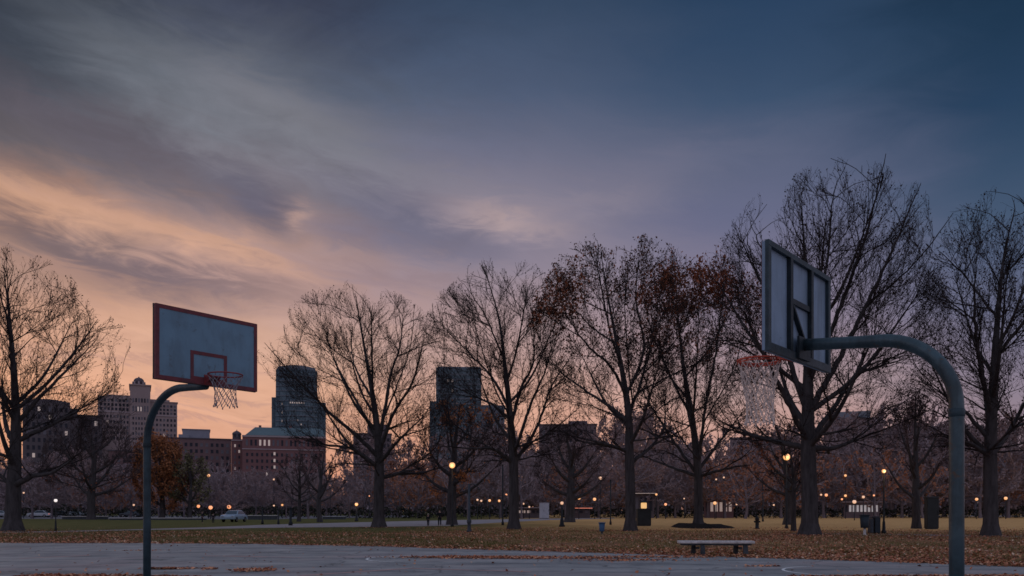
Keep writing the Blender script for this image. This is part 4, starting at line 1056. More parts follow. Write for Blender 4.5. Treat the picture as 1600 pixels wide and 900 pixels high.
# ------------------------------------------------------------------ bins, boxes, hydrant
def bin_round(label, px, top, by, wpx, mat, stem):
    x, y = ground(px, by); s = F / y; H = (by - top) / s; r = wpx / s / 2
    root = thing('litter_bin', label, 'bin', (x, y, 0))
    zb = H * stem
    bm = bmesh.new(); lathe(bm, [(r * 0.45, 0), (r * 0.45, 0.03), (r * 0.28, 0.05), (r * 0.28, zb)], 14); obj('stand', bm, M_concrete if stem > .3 else M_lampgrey, root, True)
    bm = bmesh.new(); lathe(bm, [(r * 0.72, zb), (r * 0.78, zb + 0.02), (r * 0.95, H - 0.06), (r * 0.86, H - 0.06), (r * 0.70, zb + 0.06)], 18); obj('body', bm, mat, root, True)
    bm = bmesh.new(); tube(bm, [(math.cos(k * math.pi / 12) * r * 0.97, math.sin(k * math.pi / 12) * r * 0.97, H - 0.04) for k in range(24)], 0.035, 8, True); obj('rim', bm, mat, root, True)
bin_round('small blue litter bin on the leaves, left of the brown topped tree', 940.5, 816, 834.5, 10, M_blue, 0.22)
bin_round('dark litter bin on a pale foot, right of the tallest tree', 1351, 804, 836.5, 15, M_bin, 0.36)
def box_pair():
    x, y = ground(1380, 835); s = F / y
    root = thing('recycling_bin', 'twin grey recycling bin standing at the foot of the thin post lamp', 'bin', (x, y + 1.2, 0))
    for k, (dx, w) in enumerate(((-0.22, 0.20), (0.14, 0.32))):
        bm = bmesh.new(); box(bm, dx - w / 2, dx + w / 2, -0.2, 0.2, 0.06, 0.92 + 0.06 * k, 0.03); obj('bin_body', bm, M_lampgrey if k == 0 else M_bin, root)
        bm = bmesh.new(); box(bm, dx - w / 2 - 0.015, dx + w / 2 + 0.015, -0.215, 0.215, 0.93 + 0.06 * k, 1.0 + 0.06 * k, 0.02); obj('lid', bm, M_bin, root)
        for a in (-1, 1):
            bm = bmesh.new(); box(bm, dx + a * w * 0.36 - 0.02, dx + a * w * 0.36 + 0.02, -0.15, 0.15, 0, 0.058); obj('foot', bm, M_iron, root)
box_pair()
def cabinet(nm, label, px0, px1, top, by, mat, lidmat, depth=0.9, doors=2):
    x, y = ground((px0 + px1) / 2, by); s = F / y; w = (px1 - px0) / s; H = (by - top) / s
    root = thing(nm, label, 'cabinet', (x, y + depth / 2, 0))
    bm = bmesh.new(); box(bm, -w / 2, w / 2, -depth / 2, depth / 2, 0.08, H - 0.08, 0.02); obj('body', bm, mat, root)
    bm = bmesh.new(); box(bm, -w / 2 - 0.05, w / 2 + 0.05, -depth / 2 - 0.05, depth / 2 + 0.05, H - 0.078, H, 0.015); obj('roof', bm, lidmat, root)
    bm = bmesh.new(); box(bm, -w / 2 + 0.04, w / 2 - 0.04, -depth / 2 + 0.04, depth / 2 - 0.04, 0.0, 0.078); obj('plinth', bm, M_concdark, root)
    for k in range(doors):
        a = -w / 2 + w * k / doors + 0.03; b = -w / 2 + w * (k + 1) / doors - 0.03
        bm = bmesh.new(); box(bm, a, b, -depth / 2 - 0.022, -depth / 2 - 0.002, 0.16, H - 0.2, 0.006); d = obj('door', bm, mat, root)
        bm = bmesh.new(); box(bm, b - 0.10, b - 0.06, -depth / 2 - 0.05, -depth / 2 - 0.023, H * 0.45, H * 0.58, 0.004); obj('handle', bm, M_iron, d)
    return root, w, H, y
M_white_box = material('pale_grey_cabinet', (0.45, 0.45, 0.50), 0.7, 0, 0.12, 2.0, spec=0.25)
M_dark_box = material('dark_cabinet', (0.030, 0.036, 0.042), 0.7, 0, 0.25, 2.0, spec=0.25)
cabinet('utility_cabinet', 'pale grey utility box right of the low forking tree', 843, 858, 785.5, 810.5, M_white_box, M_white_box, 1.6, 2)
r_, w_, H_, y_ = cabinet('kiosk', 'dark kiosk with a glowing yellow lantern on top, right of the brown topped tree', 996.5, 1017.5, 795, 822, M_dark_box, M_dark_box, 1.0, 1)
bm = bmesh.new(); box(bm, -0.24, 0.24, -0.24, 0.24, 0.03, 0.56, 0.07); lan = obj('lantern', bm, globe('yellow_lantern_glass', (1.0, 0.56, 0.18), 0.75), r_, False, (0.02, 0, H_))
bm = bmesh.new(); lathe(bm, [(0.36, 0.575), (0.30, 0.63), (0.001, 0.80)], 12); obj('lantern_roof', bm, M_iron, lan)
cabinet('information_pillar', 'tall dark slab pillar right of the small upswept tree', 1449, 1467, 776, 827, M_dark_box, M_lampgrey, 0.5, 1)
def hydrant():
    x, y = ground(1183, 826.5)
    root = thing('fire_hydrant', 'small dark fire hydrant on the grass between the rust topped and tallest trees', 'hydrant', (x, y, 0))
    k = 1.25
    bm = bmesh.new(); lathe(bm, [(0.16 * k, 0), (0.16 * k, .05 * k), (.11 * k, .07 * k), (.11 * k, .55 * k), (.14 * k, .57 * k), (.14 * k, .62 * k)], 14); obj('barrel', bm, M_iron, root, True)
    bm = bmesh.new(); lathe(bm, [(.125 * k, .622 * k), (.11 * k, .70 * k), (.05 * k, .76 * k), (.03 * k, .80 * k), (.001, .81 * k)], 14); obj('bonnet', bm, M_iron, root, True)
    for s in (-1, 1):
        bm = bmesh.new(); tube(bm, [(s * .10 * k, 0, .45 * k), (s * .19 * k, 0, .45 * k)], .055 * k, 10); obj('nozzle', bm, M_iron, root, True)
hydrant()
def mulch_ring():
    x, y = ground(1093, 824); rng = np.random.default_rng(3)
    V = [(0, 0, 0.28)]; Q = []; n = 40; rings = [(0.9, 0.30), (1.7, 0.26), (2.25, 0.10), (2.5, -0.02)]
    for r, z in rings:
        for k in range(n):
            a = 2 * math.pi * k / n; q = r * (1 + 0.10 * math.sin(3 * a + r) + rng.normal(0, 0.03)); V.append((q * math.cos(a) * 0.95, q * math.sin(a) * 2.2, z + rng.normal(0, 0.03) * (z > 0)))
    T = [(0, 1 + k, 1 + (k + 1) % n) for k in range(n)]
    for j in range(len(rings) - 1):
        for k in range(n):
            a, b = 1 + j * n + k, 1 + j * n + (k + 1) % n; T += [(a, a + n, b + n), (a, b + n, b)]
    o = mesh_np('mulch_mound', V, T, M_mulch, None, True); o.location = (x, y, 0)
    tag(o, 'dark ring of mulch around the trunk of the rust topped tree', 'mulch')
mulch_ring()

# ------------------------------------------------------------------ people
def skin_obj(name, joints, edges, mat, parent, sub=1):
    me = bpy.data.meshes.new(name); me.from_pydata([j[0] for j in joints], edges, []); me.materials.append(mat)
    o = bpy.data.objects.new(name, me); C.objects.link(o); o.parent = parent
    me.skin_vertices if me.skin_vertices else None
    md = o.modifiers.new('skin', 'SKIN'); md.use_smooth_shade = True
    if not me.skin_vertices:
        bpy.context.view_layer.objects.active = o
    sv = me.skin_vertices[0].data
    for v, j in zip(sv, joints):
        r = j[1]; v.radius = (r, r) if not isinstance(r, tuple) else r
    sv[0].use_root = True
    ss = o.modifiers.new('smooth', 'SUBSURF'); ss.levels = sub; ss.render_levels = sub
    return o
M_skin = material('skin', (0.42, 0.27, 0.22), 0.6, 0, 0.1, 20, spec=0.3)
M_coat = material('dark_coat_cloth', (0.022, 0.022, 0.030), 0.9, 0, 0.3, 9, spec=0.15)
M_trous = material('dark_trouser_cloth', (0.020, 0.022, 0.035), 0.9, 0, 0.3, 9, spec=0.15)
M_hair = material('brown_hair', (0.05, 0.03, 0.02), 0.7, 0, 0.3, 30, spec=0.3)
M_hat = material('pale_knit_cap', (0.55, 0.48, 0.48), 0.9, 0, 0.15, 30, spec=0.1)
def person(label, px, by, height, face, hat, stride=0.10):
    x, y = ground(px, by); root = thing('person', label, 'person', (x, y, 0), face); k = height / 1.75
    J = [((0, 0, 0.95), 0.125), ((0, 0.01, 1.15), 0.115), ((0, 0, 1.38), (0.13, 0.10)), ((0, 0, 1.49), 0.055), ((0, -0.01, 1.56), 0.062), ((0, -0.02, 1.64), (0.078, 0.092)), ((0, -0.015, 1.72), 0.062)]
    E = [(0, 1), (1, 2), (2, 3), (3, 4), (4, 5), (5, 6)]
    def chain(start, pts):
        last = start
        for p, r in pts: J.append((p, r)); E.append((last, len(J) - 1)); last = len(J) - 1
        return last
    for s in (-1, 1):
        chain(0, [((s * 0.095, 0, 0.88), 0.09), ((s * 0.10, -stride * s * 0.5, 0.50), 0.060), ((s * 0.10, -stride * s, 0.10), 0.040), ((s * 0.105, -stride * s - 0.05, 0.04), 0.038), ((s * 0.11, -stride * s - 0.15, 0.03), 0.030)])
        w = chain(2, [((s * 0.19, 0, 1.40), 0.062), ((s * 0.235, 0.03, 1.13), 0.042), ((s * 0.235, -0.05, 0.90), 0.030)])
        pm = chain(w, [((s * 0.235, -0.065, 0.84), (0.022, 0.034))])
        for f, (dx, ln) in enumerate(((-0.026, 0.075), (-0.009, 0.085), (0.009, 0.08), (0.026, 0.065))):
            chain(pm, [((s * 0.235, -0.075 + dx, 0.80), 0.009), ((s * 0.228, -0.085 + dx, 0.80 - ln), 0.007)])
        chain(pm, [((s * 0.222, -0.11, 0.81), 0.010), ((s * 0.215, -0.125, 0.775), 0.008)])
    J.append(((0, -0.118, 1.635), 0.014)); E.append((5, len(J) - 1))             # nose
    for s in (-1, 1): J.append(((s * 0.085, 0.0, 1.64), 0.014)); E.append((5, len(J) - 1))   # ears
    J2 = [((p[0] * k, p[1] * k, p[2] * k), tuple(q * k for q in r) if isinstance(r, tuple) else r * k) for p, r in J]
    skin_obj('body', J2, E, M_skin, root)
    Sc = lambda JJ: [((p[0] * k, p[1] * k, p[2] * k), tuple(q * k for q in r) if isinstance(r, tuple) else r * k) for p, r in JJ]
    Jc = [((0, 0, 0.95), 0.155), ((0, 0.01, 1.15), 0.15), ((0, 0, 1.38), (0.165, 0.13)), ((0, 0, 1.48), 0.085), ((0, 0, 0.70), 0.17)]; Ec = [(0, 1), (1, 2), (2, 3), (0, 4)]
    for s in (-1, 1):
        Jc += [((s * 0.20, 0, 1.39), 0.085), ((s * 0.24, 0.03, 1.13), 0.064), ((s * 0.237, -0.045, 0.92), 0.05)]; n0 = len(Jc) - 3; Ec += [(2, n0), (n0, n0 + 1), (n0 + 1, n0 + 2)]
    skin_obj('coat', Sc(Jc), Ec, M_coat, root)
    Jt = [((0, 0, 0.93), 0.13)]; Et = []
    for s in (-1, 1):
        Jt += [((s * 0.095, 0, 0.84), 0.10), ((s * 0.10, -stride * s * 0.5, 0.50), 0.078), ((s * 0.10, -stride * s, 0.09), 0.062)]; n0 = len(Jt) - 3; Et += [(0, n0), (n0, n0 + 1), (n0 + 1, n0 + 2)]
    skin_obj('trousers', Sc(Jt), Et, M_trous, root)
    bm = bmesh.new(); bmesh.ops.create_uvsphere(bm, u_segments=14, v_segments=9, radius=0.105 * k)
    for v in bm.verts:
        v.co.y *= 1.1
        if v.co.z < -0.02 * k: v.co.y = max(v.co.y, 0.0); v.co.z *= 0.7
    obj('knit_cap' if hat else 'hair', bm, M_hat if hat else M_hair, root, True, (0, 0.02 * k, 1.69 * k))
    return root
person('taller of the two walkers on the pale path, in a long dark coat', 687, 822, 1.55, R_(190), False)
person('shorter walker in a pale cap beside the taller one on the path', 669, 822.5, 1.12, R_(170), True)
person('person in a dark coat standing beyond the path before the brick hall', 316, 817.5, 1.35, R_(120), False, 0.03)
person('slim dark dressed person a few steps right of the other, near the pale car', 333, 818, 1.15, R_(200), False, 0.05)

# ------------------------------------------------------------------ cars
M_glass = material('car_glass', (0.03, 0.05, 0.07), 0.15, 0, 0.1, 5, spec=0.6)
M_tyre = material('tyre', (0.015, 0.015, 0.017), 0.9, 0, 0.2, 20, spec=0.1)
M_wheel = material('wheel_metal', (0.25, 0.25, 0.27), 0.4, 0.6, 0.2, 20, spec=0.5)
def car(label, px, by, rz, paint, lit=False):
    x, y = ground(px, by); root = thing('parked_car', label, 'car', (x, y, 0), rz)
    lower = [(-2.15, .35), (-2.2, .62), (-2.1, .86), (-1.0, .95), (1.0, .95), (2.05, .84), (2.18, .60), (2.12, .32)]
    cabin = [(-1.05, .95), (-0.35, 1.42), (0.95, 1.45), (1.75, .95)]
    def ext(bm, prof, w0, w1, zt):
        A = []; 
        for s in (-1, 1): A.append([bm.verts.new((px_, s * (w0 + (w1 - w0) * max(0, (z - .95)) / .5), z)) for px_, z in prof])
        n = len(prof)
        for i in range(n): bm.faces.new((A[0][i], A[0][(i + 1) % n], A[1][(i + 1) % n], A[1][i]))
        bm.faces.new(A[0]); bm.faces.new(list(reversed(A[1])))
    bm = bmesh.new(); ext(bm, lower, .88, .88, 0); ext(bm, cabin, .80, .62, 0)
    bmesh.ops.bevel(bm, geom=list(bm.edges), offset=0.04, segments=2, affect='EDGES', profile=.6)
    obj('body', bm, paint, root, True)
    for s in (-1, 1):
        bm = bmesh.new(); q = [(-.85, 1.0), (-.30, 1.36), (.90, 1.38), (1.45, 1.0)]
        f = [bm.verts.new((a, s * (.815 - .18 * (z - .95) / .5 + .0), z)) for a, z in q]; bm.faces.new(f if s < 0 else f[::-1]); obj('side_window', bm, M_glass, root)
        for wx in (-1.38, 1.32):
            bm = bmesh.new(); tube(bm, [(wx, s * .70, .32), (wx, s * .895, .32)], .32, 18); w = obj('wheel', bm, M_tyre, root)
            bm = bmesh.new(); tube(bm, [(wx, s * .897, .32), (wx, s * .905, .32)], .19, 14); obj('rim', bm, M_wheel, w)
        bm = bmesh.new(); box(bm, -2.205, -2.12, s * .62 - .17, s * .62 + .17, .62, .74, .01); obj('headlight', bm, M_winlit if lit else M_wheel, root)
        bm = bmesh.new(); box(bm, 2.10, 2.19, s * .66 - .14, s * .66 + .14, .66, .80, .01); obj('tail_light', bm, M_red if lit else M_rimdark, root)
    for q in ([(-1.00, 1.0), (-.42, 1.39)], [(1.66, 1.0), (1.0, 1.41)]):
        bm = bmesh.new(); o_ = -0.028 if q[0][0] < 0 else 0.028
        f = [bm.verts.new((q[0][0] + o_, -.70, q[0][1])), bm.verts.new((q[0][0] + o_, .70, q[0][1])), bm.verts.new((q[1][0] + o_, .56, q[1][1])), bm.verts.new((q[1][0] + o_, -.56, q[1][1]))]; bm.faces.new(f); obj('windscreen', bm, M_glass, root)
P_white = material('white_car_paint', (0.45, 0.47, 0.52), 0.3, 0, 0.05, 2, spec=0.5)
P_blue = material('pale_blue_car_paint', (0.30, 0.40, 0.52), 0.3, 0, 0.05, 2, spec=0.5)
P_dark = material('dark_car_paint', (0.04, 0.05, 0.07), 0.3, 0, 0.1, 2, spec=0.5)
P_silver = material('silver_car_paint', (0.30, 0.32, 0.36), 0.3, 0.3, 0.1, 2, spec=0.5)
car('pale blue car parked by the low wall, right of the two people', 366, 815.5, R_(87), P_blue)
car('white car with lit tail lamps parked on the street left of the lawn lamp', 62, 808.5, R_(5), P_white, True)
car('silver car parked at the far left, its nose cut by the picture edge', 4, 808.3, R_(180), P_silver)
car('dark car parked right of the white car, behind the lawn lamp', 94, 807.8, R_(0), P_dark)
car('silver car parked in front of the rounded bare tree on the far street', 122, 808.0, R_(180), P_silver)
car('dark car parked behind the farther hoop pole on the far street', 205, 808.2, R_(0), P_dark)
car('dark car on the far street between the small and tallest trees', 1262, 806.5, R_(0), P_dark)

def low_wall(label, px0, px1, top, by, mat):
    x0, y = ground(px0, by); x1, _ = ground(px1, by); H = hz(top, y)
    root = thing('low_wall', label, 'wall', ((x0 + x1) / 2, y, 0)); w = (x1 - x0) / 2
    bm = bmesh.new(); box(bm, -w, w, -0.2, 0.2, 0, H - 0.09, 0.01); obj('body', bm, M_concdark, root)
    bm = bmesh.new(); box(bm, -w - 0.05, w + 0.05, -0.28, 0.28, H - 0.088, H, 0.015); obj('coping', bm, mat, root)
low_wall('low wall with a pale coping right of the pale blue car', 388, 433, 805, 812, M_concrete)
low_wall('pale low wall behind the slender pair of trees', 505, 540, 806.5, 811.5, M_white_box)
low_wall('long low pale wall along the street on the left', 98, 168, 806.5, 811.6, M_concrete)
low_wall('low wall left of the olive tree, behind the farther pole', 172, 322, 809.0, 812.5, M_concrete)
# ------------------------------------------------------------------ buildings
def wallmat(name, c, var=0.12):
    if name in MATS: return MATS[name]
    m = bpy.data.materials.new(name); m.use_nodes = True; t = m.node_tree; X.tree = t; b = t.nodes['Principled BSDF']
    tc = t.nodes.new('ShaderNodeTexCoord'); v = tc.outputs['Object']
    n = X(noise(v, 0.12, 5.0, 0.6).outputs[0]) * 0.6 + X(noise(v, 1.2, 4.0, 0.6).outputs[0]) * 0.4
    t.links.new(ramp(n, [(0.3, tuple(k * (1 - var) for k in c) + (1,)), (0.7, tuple(min(1, k * (1 + var)) for k in c) + (1,))]), b.inputs['Base Color'])
    b.inputs['Roughness'].default_value = 0.9; b.inputs['Specular IOR Level'].default_value = 0.15
    MATS[name] = m; return m
def curtain(name, c1, c2, mortar, w, h):
    """glass curtain wall: panes of slightly different tint between mullions"""
    m = bpy.data.materials.new(name); m.use_nodes = True; t = m.node_tree; X.tree = t; b = t.nodes['Principled BSDF']
    tc = t.nodes.new('ShaderNodeTexCoord'); sep = t.nodes.new('ShaderNodeSeparateXYZ'); t.links.new(tc.outputs['Object'], sep.inputs[0])
    br = t.nodes.new('ShaderNodeTexBrick'); br.offset = 0.0; br.inputs['Scale'].default_value = 1.0
    br.inputs['Brick Width'].default_value = w; br.inputs['Row Height'].default_value = h; br.inputs['Mortar Size'].default_value = 0.20; br.inputs['Bias'].default_value = 0.0
    br.inputs['Color1'].default_value = c1; br.inputs['Color2'].default_value = c2; br.inputs['Mortar'].default_value = mortar
    t.links.new(combine(X(sep.outputs[0]) + X(sep.outputs[1]), X(sep.outputs[2])), br.inputs['Vector'])
    n = noise(tc.outputs['Object'], 0.06, 3.0)
    t.links.new(mixc(X(n.outputs[0]), br.outputs[0], (c1[0] * 0.7, c1[1] * 0.7, c1[2] * 0.75, 1)), b.inputs['Base Color'])
    b.inputs['Roughness'].default_value = 0.35; b.inputs['Specular IOR Level'].default_value = 0.5
    return m
W_dark = wallmat('dark_block_wall', (0.13, 0.11, 0.125)); W_hotel = wallmat('buff_stone_wall', (0.345, 0.262, 0.265)); W_grey = wallmat('grey_wall', (0.27, 0.27, 0.33))
W_brown = wallmat('brown_brick_wall', (0.20, 0.125, 0.135)); W_brick = wallmat('red_brick_wall', (0.22, 0.115, 0.120)); W_trim = wallmat('pale_stone_trim', (0.40, 0.32, 0.34)); W_far = wallmat('hazy_block_wall', (0.165, 0.130, 0.150)); W_far2 = wallmat('hazy_bluish_wall', (0.20, 0.22, 0.27))  # hazy walls have the distance haze mixed into their colour
W_green = wallmat('green_copper_roof', (0.135, 0.190, 0.215)); W_roof = wallmat('flat_roof', (0.12, 0.10, 0.12))
G_tower = curtain('tower_glass', (0.050, 0.110, 0.160, 1), (0.155, 0.235, 0.285, 1), (0.030, 0.060, 0.090, 1), 2.4, 3.4)
G_tower2 = curtain('boxy_tower_glass', (0.070, 0.125, 0.165, 1), (0.165, 0.225, 0.270, 1), (0.042, 0.070, 0.095, 1), 2.2, 3.2)
W_win = wallmat('dark_window', (0.045, 0.045, 0.06), 0.3); W_winmid = wallmat('grey_window', (0.16, 0.15, 0.18), 0.3)
bg = random.Random(12)

class Bld:
    def __init__(s, nm, label, Z, cx):
        s.Z = Z; s.cx = cx; th = math.atan2(-at(cx, Z), Z); s.k = math.cos(th)      # fronts look towards the park
        s.root = thing(nm, label, 'building', (at(cx, Z), Z, 0), th)
    def x(s, px): return (px - s.cx) / F * s.Z * s.k
    def z(s, py): return hz(py, s.Z)
    def block(s, nm, px0, px1, top, mat, bottom=None, y0=0.0, y1=26.0, parent=None, cap=0.0, capmat=None):
        bm = bmesh.new(); zb = 0 if bottom is None else s.z(bottom)
        box(bm, s.x(px0), s.x(px1), y0, y1, zb, s.z(top))
        o = obj(nm, bm, mat, parent or s.root)
        if cap: 
            bm = bmesh.new(); box(bm, s.x(px0) - cap, s.x(px1) + cap, y0 - cap, y1 + cap, s.z(top) + 0.02, s.z(top) + 0.02 + cap * 1.3); obj('parapet', bm, capmat or mat, o)
        return o
    def band(s, px0, px1, py, h, mat, parent, y0=0.0, out=0.35):
        bm = bmesh.new(); box(bm, s.x(px0) - 0.1, s.x(px1) + 0.1, y0 - out, y0 - 0.02, s.z(py) - h / 2, s.z(py) + h / 2); return obj('cornice', bm, mat, parent)
    def windows(s, px0, px1, py0, py1, nx, ny, parent, y0=0.0, lit=0.04, w=0.5, h=0.55, mat=None, skip=0.0, litmat=None):
        """nx x ny windows between the given sides; one mesh shared by all, each window a part of its own"""
        dx = (px1 - px0) / nx; dy = (py1 - py0) / ny; ww, hh = dx / F * s.Z * w * s.k, dy / F * s.Z * h
        bm = bmesh.new(); box(bm, -ww / 2, ww / 2, -0.06, 0.06, -hh / 2, hh / 2); first = None
        for j in range(ny):
            for i in range(nx):
                if skip and bg.random() < skip: continue
                lt = bg.random() < lit
                key = 'l' if lt else ('a' if bg.random() < 0.65 else 'b')
                if first is None: first = {}; me0 = bpy.data.meshes.new('window'); bm.to_mesh(me0); bm.free(); first['me'] = me0
                if key not in first:
                    me = first['me'].copy(); me.materials.append({'l': litmat or M_winlow, 'a': mat or W_win, 'b': W_winmid}[key]); first[key] = me
                o = bpy.data.objects.new('window', first[key]); C.objects.link(o); o.parent = parent
                o.location = (s.x(px0 + dx * (i + .5)), y0 - 0.045, s.z(py0 + dy * (j + .5)))
        return

# dark flat-roofed block behind the left tree
b = Bld('apartment_block', 'dark flat roofed apartment block behind the leftmost tree', 420, 80)
m_ = b.block('wall', 36, 110, 628, W_dark, y1=30); b.block('side_wing', 110.2, 122, 636, W_dark, y0=2, y1=26)
bm = bmesh.new()
for k in range(12):
    a, c2 = 36 + 74 * k / 12, 36 + 74 * (k + 1) / 12; q = lambda p: 1.2 * math.sin(math.pi * (p - 36) / 74)
    box(bm, b.x(a), b.x(c2), 0.5, 29, b.z(628) + 0.02, b.z(628) + 0.25 + q((a + c2) / 2))
obj('roof', bm, W_roof, m_)
b.windows(40, 108, 634, 742, 8, 9, b.root, lit=0.03)
b = Bld('apartment_block', 'low dark block filling the gap between the dark flat roofed block and the hotel', 440, 138)
m_ = b.block('wall', 118, 160, 650, W_dark, cap=0.4); b.windows(121, 154, 655, 745, 4, 7, b.root, lit=0.02)
# the hotel
b = Bld('hotel', 'buff stepped hotel with a small domed lantern on its roof', 460, 216)
wl = b.block('wall', 154, 203, 621, W_hotel, y1=30); wc = b.block('centre_wall', 203.1, 235, 603, W_hotel, y0=-1.5, y1=22, cap=0.5); wr = b.block('side_wall', 235.1, 278, 627, W_hotel, y1=30, cap=0.4)
b.block('attic', 167, 203, 618, W_hotel, 620.9, 2, 20, wl); b.block('attic', 235.2, 266, 622, W_hotel, 626.5, 2, 20, wr)
b.band(154, 203, 645, 0.7, W_trim, wl); b.band(235.1, 278, 648, 0.7, W_trim, wr)
b.windows(156, 202, 624, 644, 8, 3, b.root, 0, 0.0, 0.6, 0.62); b.windows(156, 202, 648, 690, 9, 5, b.root, 0, 0.02, 0.5, 0.5); b.windows(237, 277, 630, 647, 7, 3, b.root, 0, 0, 0.6, 0.62); b.windows(237, 277, 651, 690, 7, 5, b.root, 0, 0.03, 0.5, 0.5)
b.windows(206, 233, 622, 630, 6, 1, b.root, -1.5, 0.0, 0.55, 0.8); b.windows(206, 233, 634, 644, 6, 1, b.root, -1.5, 0.0, 0.5, 0.9, mat=W_winmid); b.windows(213.6, 222.6, 635, 644, 2, 1, b.root, -1.56, 1.0, 0.45, 0.75); b.windows(206, 233, 650, 690, 6, 5, b.root, -1.5, 0.03, 0.5, 0.5)
bm = bmesh.new(); s_ = b.Z / F; z0 = b.z(602); lathe(bm, [(11 * s_, z0), (11 * s_, z0 + 1.0), (9.6 * s_, z0 + 1.1), (9.6 * s_, z0 + 1.6)], 16, b.x(217), 9); ln = obj('lantern_base', bm, W_hotel, b.root)
for k in range(8):
    a = 2 * math.pi * k / 8; bm = bmesh.new(); lathe(bm, [(0.45, z0 + 1.62), (0.38, z0 + 3.2)], 8, b.x(217) + 8.6 * s_ * math.cos(a), 9 + 8.6 * s_ * math.sin(a)); obj('column', bm, W_trim, ln)
bm = bmesh.new(); lathe(bm, [(7.5 * s_, z0 + 1.62), (7.5 * s_, z0 + 2.8), (8.0 * s_, z0 + 3.0), (7.6 * s_, z0 + 3.9), (6.4 * s_, z0 + 4.7), (4.2 * s_, z0 + 5.3), (1.2 * s_, z0 + 5.6), (0.9 * s_, z0 + 6.1), (0.001, z0 + 6.2)], 18, b.x(217), 9); obj('dome', bm, W_roof, b.root, True)
# long brown block with a penthouse
b = Bld('office_block', 'long low brown block with a grey rooftop penthouse', 400, 312)
w1 = b.block('wall', 258, 362, 686, W_brown, cap=0.4, capmat=W_roof); b.block('penthouse', 285, 328, 671, W_grey, 684.6, 3, 18, None, 0.3); b.block('penthouse', 279, 296, 679, W_grey, 684.6, 1.5, 10)
b.windows(262, 360, 690, 740, 12, 5, b.root, 0, 0.04, 0.5, 0.55)
b = Bld('brick_turret', 'narrow brick turret with a little domed cap between the brown block and the brick hall', 390, 370)
w1 = b.block('wall', 361.5, 379, 686, W_brick, y1=8); b.band(361.5, 379, 688, 0.5, W_trim, w1)
bm = bmesh.new(); s_ = b.Z / F; z0 = b.z(686) + 0.02; lathe(bm, [(6.5 * s_, z0), (6.5 * s_, z0 + 2.4), (7.2 * s_, z0 + 2.5), (6.4 * s_, z0 + 3.3), (3.2 * s_, z0 + 4.0), (0.8 * s_, z0 + 4.3), (0.001, z0 + 5.0)], 12, b.x(370), 4); obj('turret_cap', bm, W_roof, b.root)
b.windows(364, 377, 692, 745, 2, 6, b.root, 0, 0.12, 0.4, 0.5); b.windows(365, 376, 676.5, 683, 3, 1, b.root, 2.02, 0, 0.5, 0.8)
# brick hall with the green roof
b = Bld('brick_hall', 'red brick hall with a green hipped roof in front of the glass tower', 385, 445)
w1 = b.block('wall', 379.5, 510, 682, W_brick, y1=24); b.band(379.5, 510, 682.5, 0.8, W_trim, w1); b.band(379.5, 510, 702.5, 0.45, W_trim, w1)
bm = bmesh.new(); x0, x1, za, zb = b.x(384), b.x(508), b.z(681) + 0.05, b.z(667)
lo_ = [bm.verts.new(p) for p in ((x0, 0, za), (x1, 0, za), (x1, 24, za), (x0, 24, za))]; hi_ = [bm.verts.new(p) for p in ((x0 + 4.2, 5, zb), (x1 - 1.0, 5, zb), (x1 - 1.0, 19, zb), (x0 + 4.2, 19, zb))]
for i in range(4): bm.faces.new((lo_[i], lo_[(i + 1) % 4], hi_[(i + 1) % 4], hi_[i]))
bm.faces.new(hi_); bm.faces.new(lo_[::-1]); rf = obj('roof', bm, W_green, b.root)
for px in (404, 452): b.block('chimney', px, px + 4, 663.5, W_brick, 672, 6, 8.5, rf)
b.windows(383, 506, 686, 699, 18, 1, b.root, 0, 0.10, 0.45, 0.7); b.windows(383, 506, 706, 756, 16, 5, b.root, 0, 0.04, 0.42, 0.5)
b.windows(426, 432, 704, 756, 1, 5, b.root, -0.05, 0.9, 0.5, 0.45)
# rounded glass tower
b = Bld('glass_tower', 'tall blue glass tower with a rounded crown behind the brick hall', 560, 464)
def curved(nm, px0, px1, pyt, pyb, bulge, y0, mat, parent, taper=0.0, arch=0.0):
    bm = bmesh.new(); n = 20; top = []; bot = []
    for k in range(n + 1):
        t = k / n; px = px0 + (px1 - px0) * t; pt = px0 + taper + (px1 - px0 - 2 * taper) * t
        y = y0 - bulge * math.sin(math.pi * t)
        bot.append(bm.verts.new((b.x(px), y, b.z(pyb)))); top.append(bm.verts.new((b.x(pt), y, b.z(pyt) + arch * math.sin(math.pi * t))))
    bb = [bm.verts.new((b.x(px), y0 + 26, b.z(pyb))) for px in (px1, px0)]; tt = [bm.verts.new((b.x(px), y0 + 26, b.z(pyt))) for px in (px1 - taper, px0 + taper)]
    B_, T_ = bot + bb, top + tt; m = len(B_)
    for i in range(m): bm.faces.new((B_[i], B_[(i + 1) % m], T_[(i + 1) % m], T_[i]))
    bm.faces.new(T_); bm.faces.new(B_[::-1])
    return obj(nm, bm, mat, parent)
g = curved('glass_front', 430, 497, 580, 798, 5, -4, G_tower, b.root, 1.5)
cr_ = curved('crown_glass', 433, 493.5, 575.5, 579.6, 4.4, -4, W_far2, b.root, 1.5, 0.8)
for py in np.linspace(590, 690, 14):
    t = (py - 580) / 218; bm = bmesh.new(); pts = []
    for k in range(15):
        q = k / 14; pts.append((b.x(431.6 - 1.5 * t + (64 + 3 * t) * q), -4.12 - 5 * math.sin(math.pi * q), b.z(py)))
    tube(bm, pts, 0.28, 5); obj('floor_band', bm, W_far2, g)
sh1 = b.block('shoulder', 424.5, 440, 621, G_tower, None, 3, 24); sh2 = b.block('shoulder', 484, 509.5, 628, G_tower, None, -1, 24)
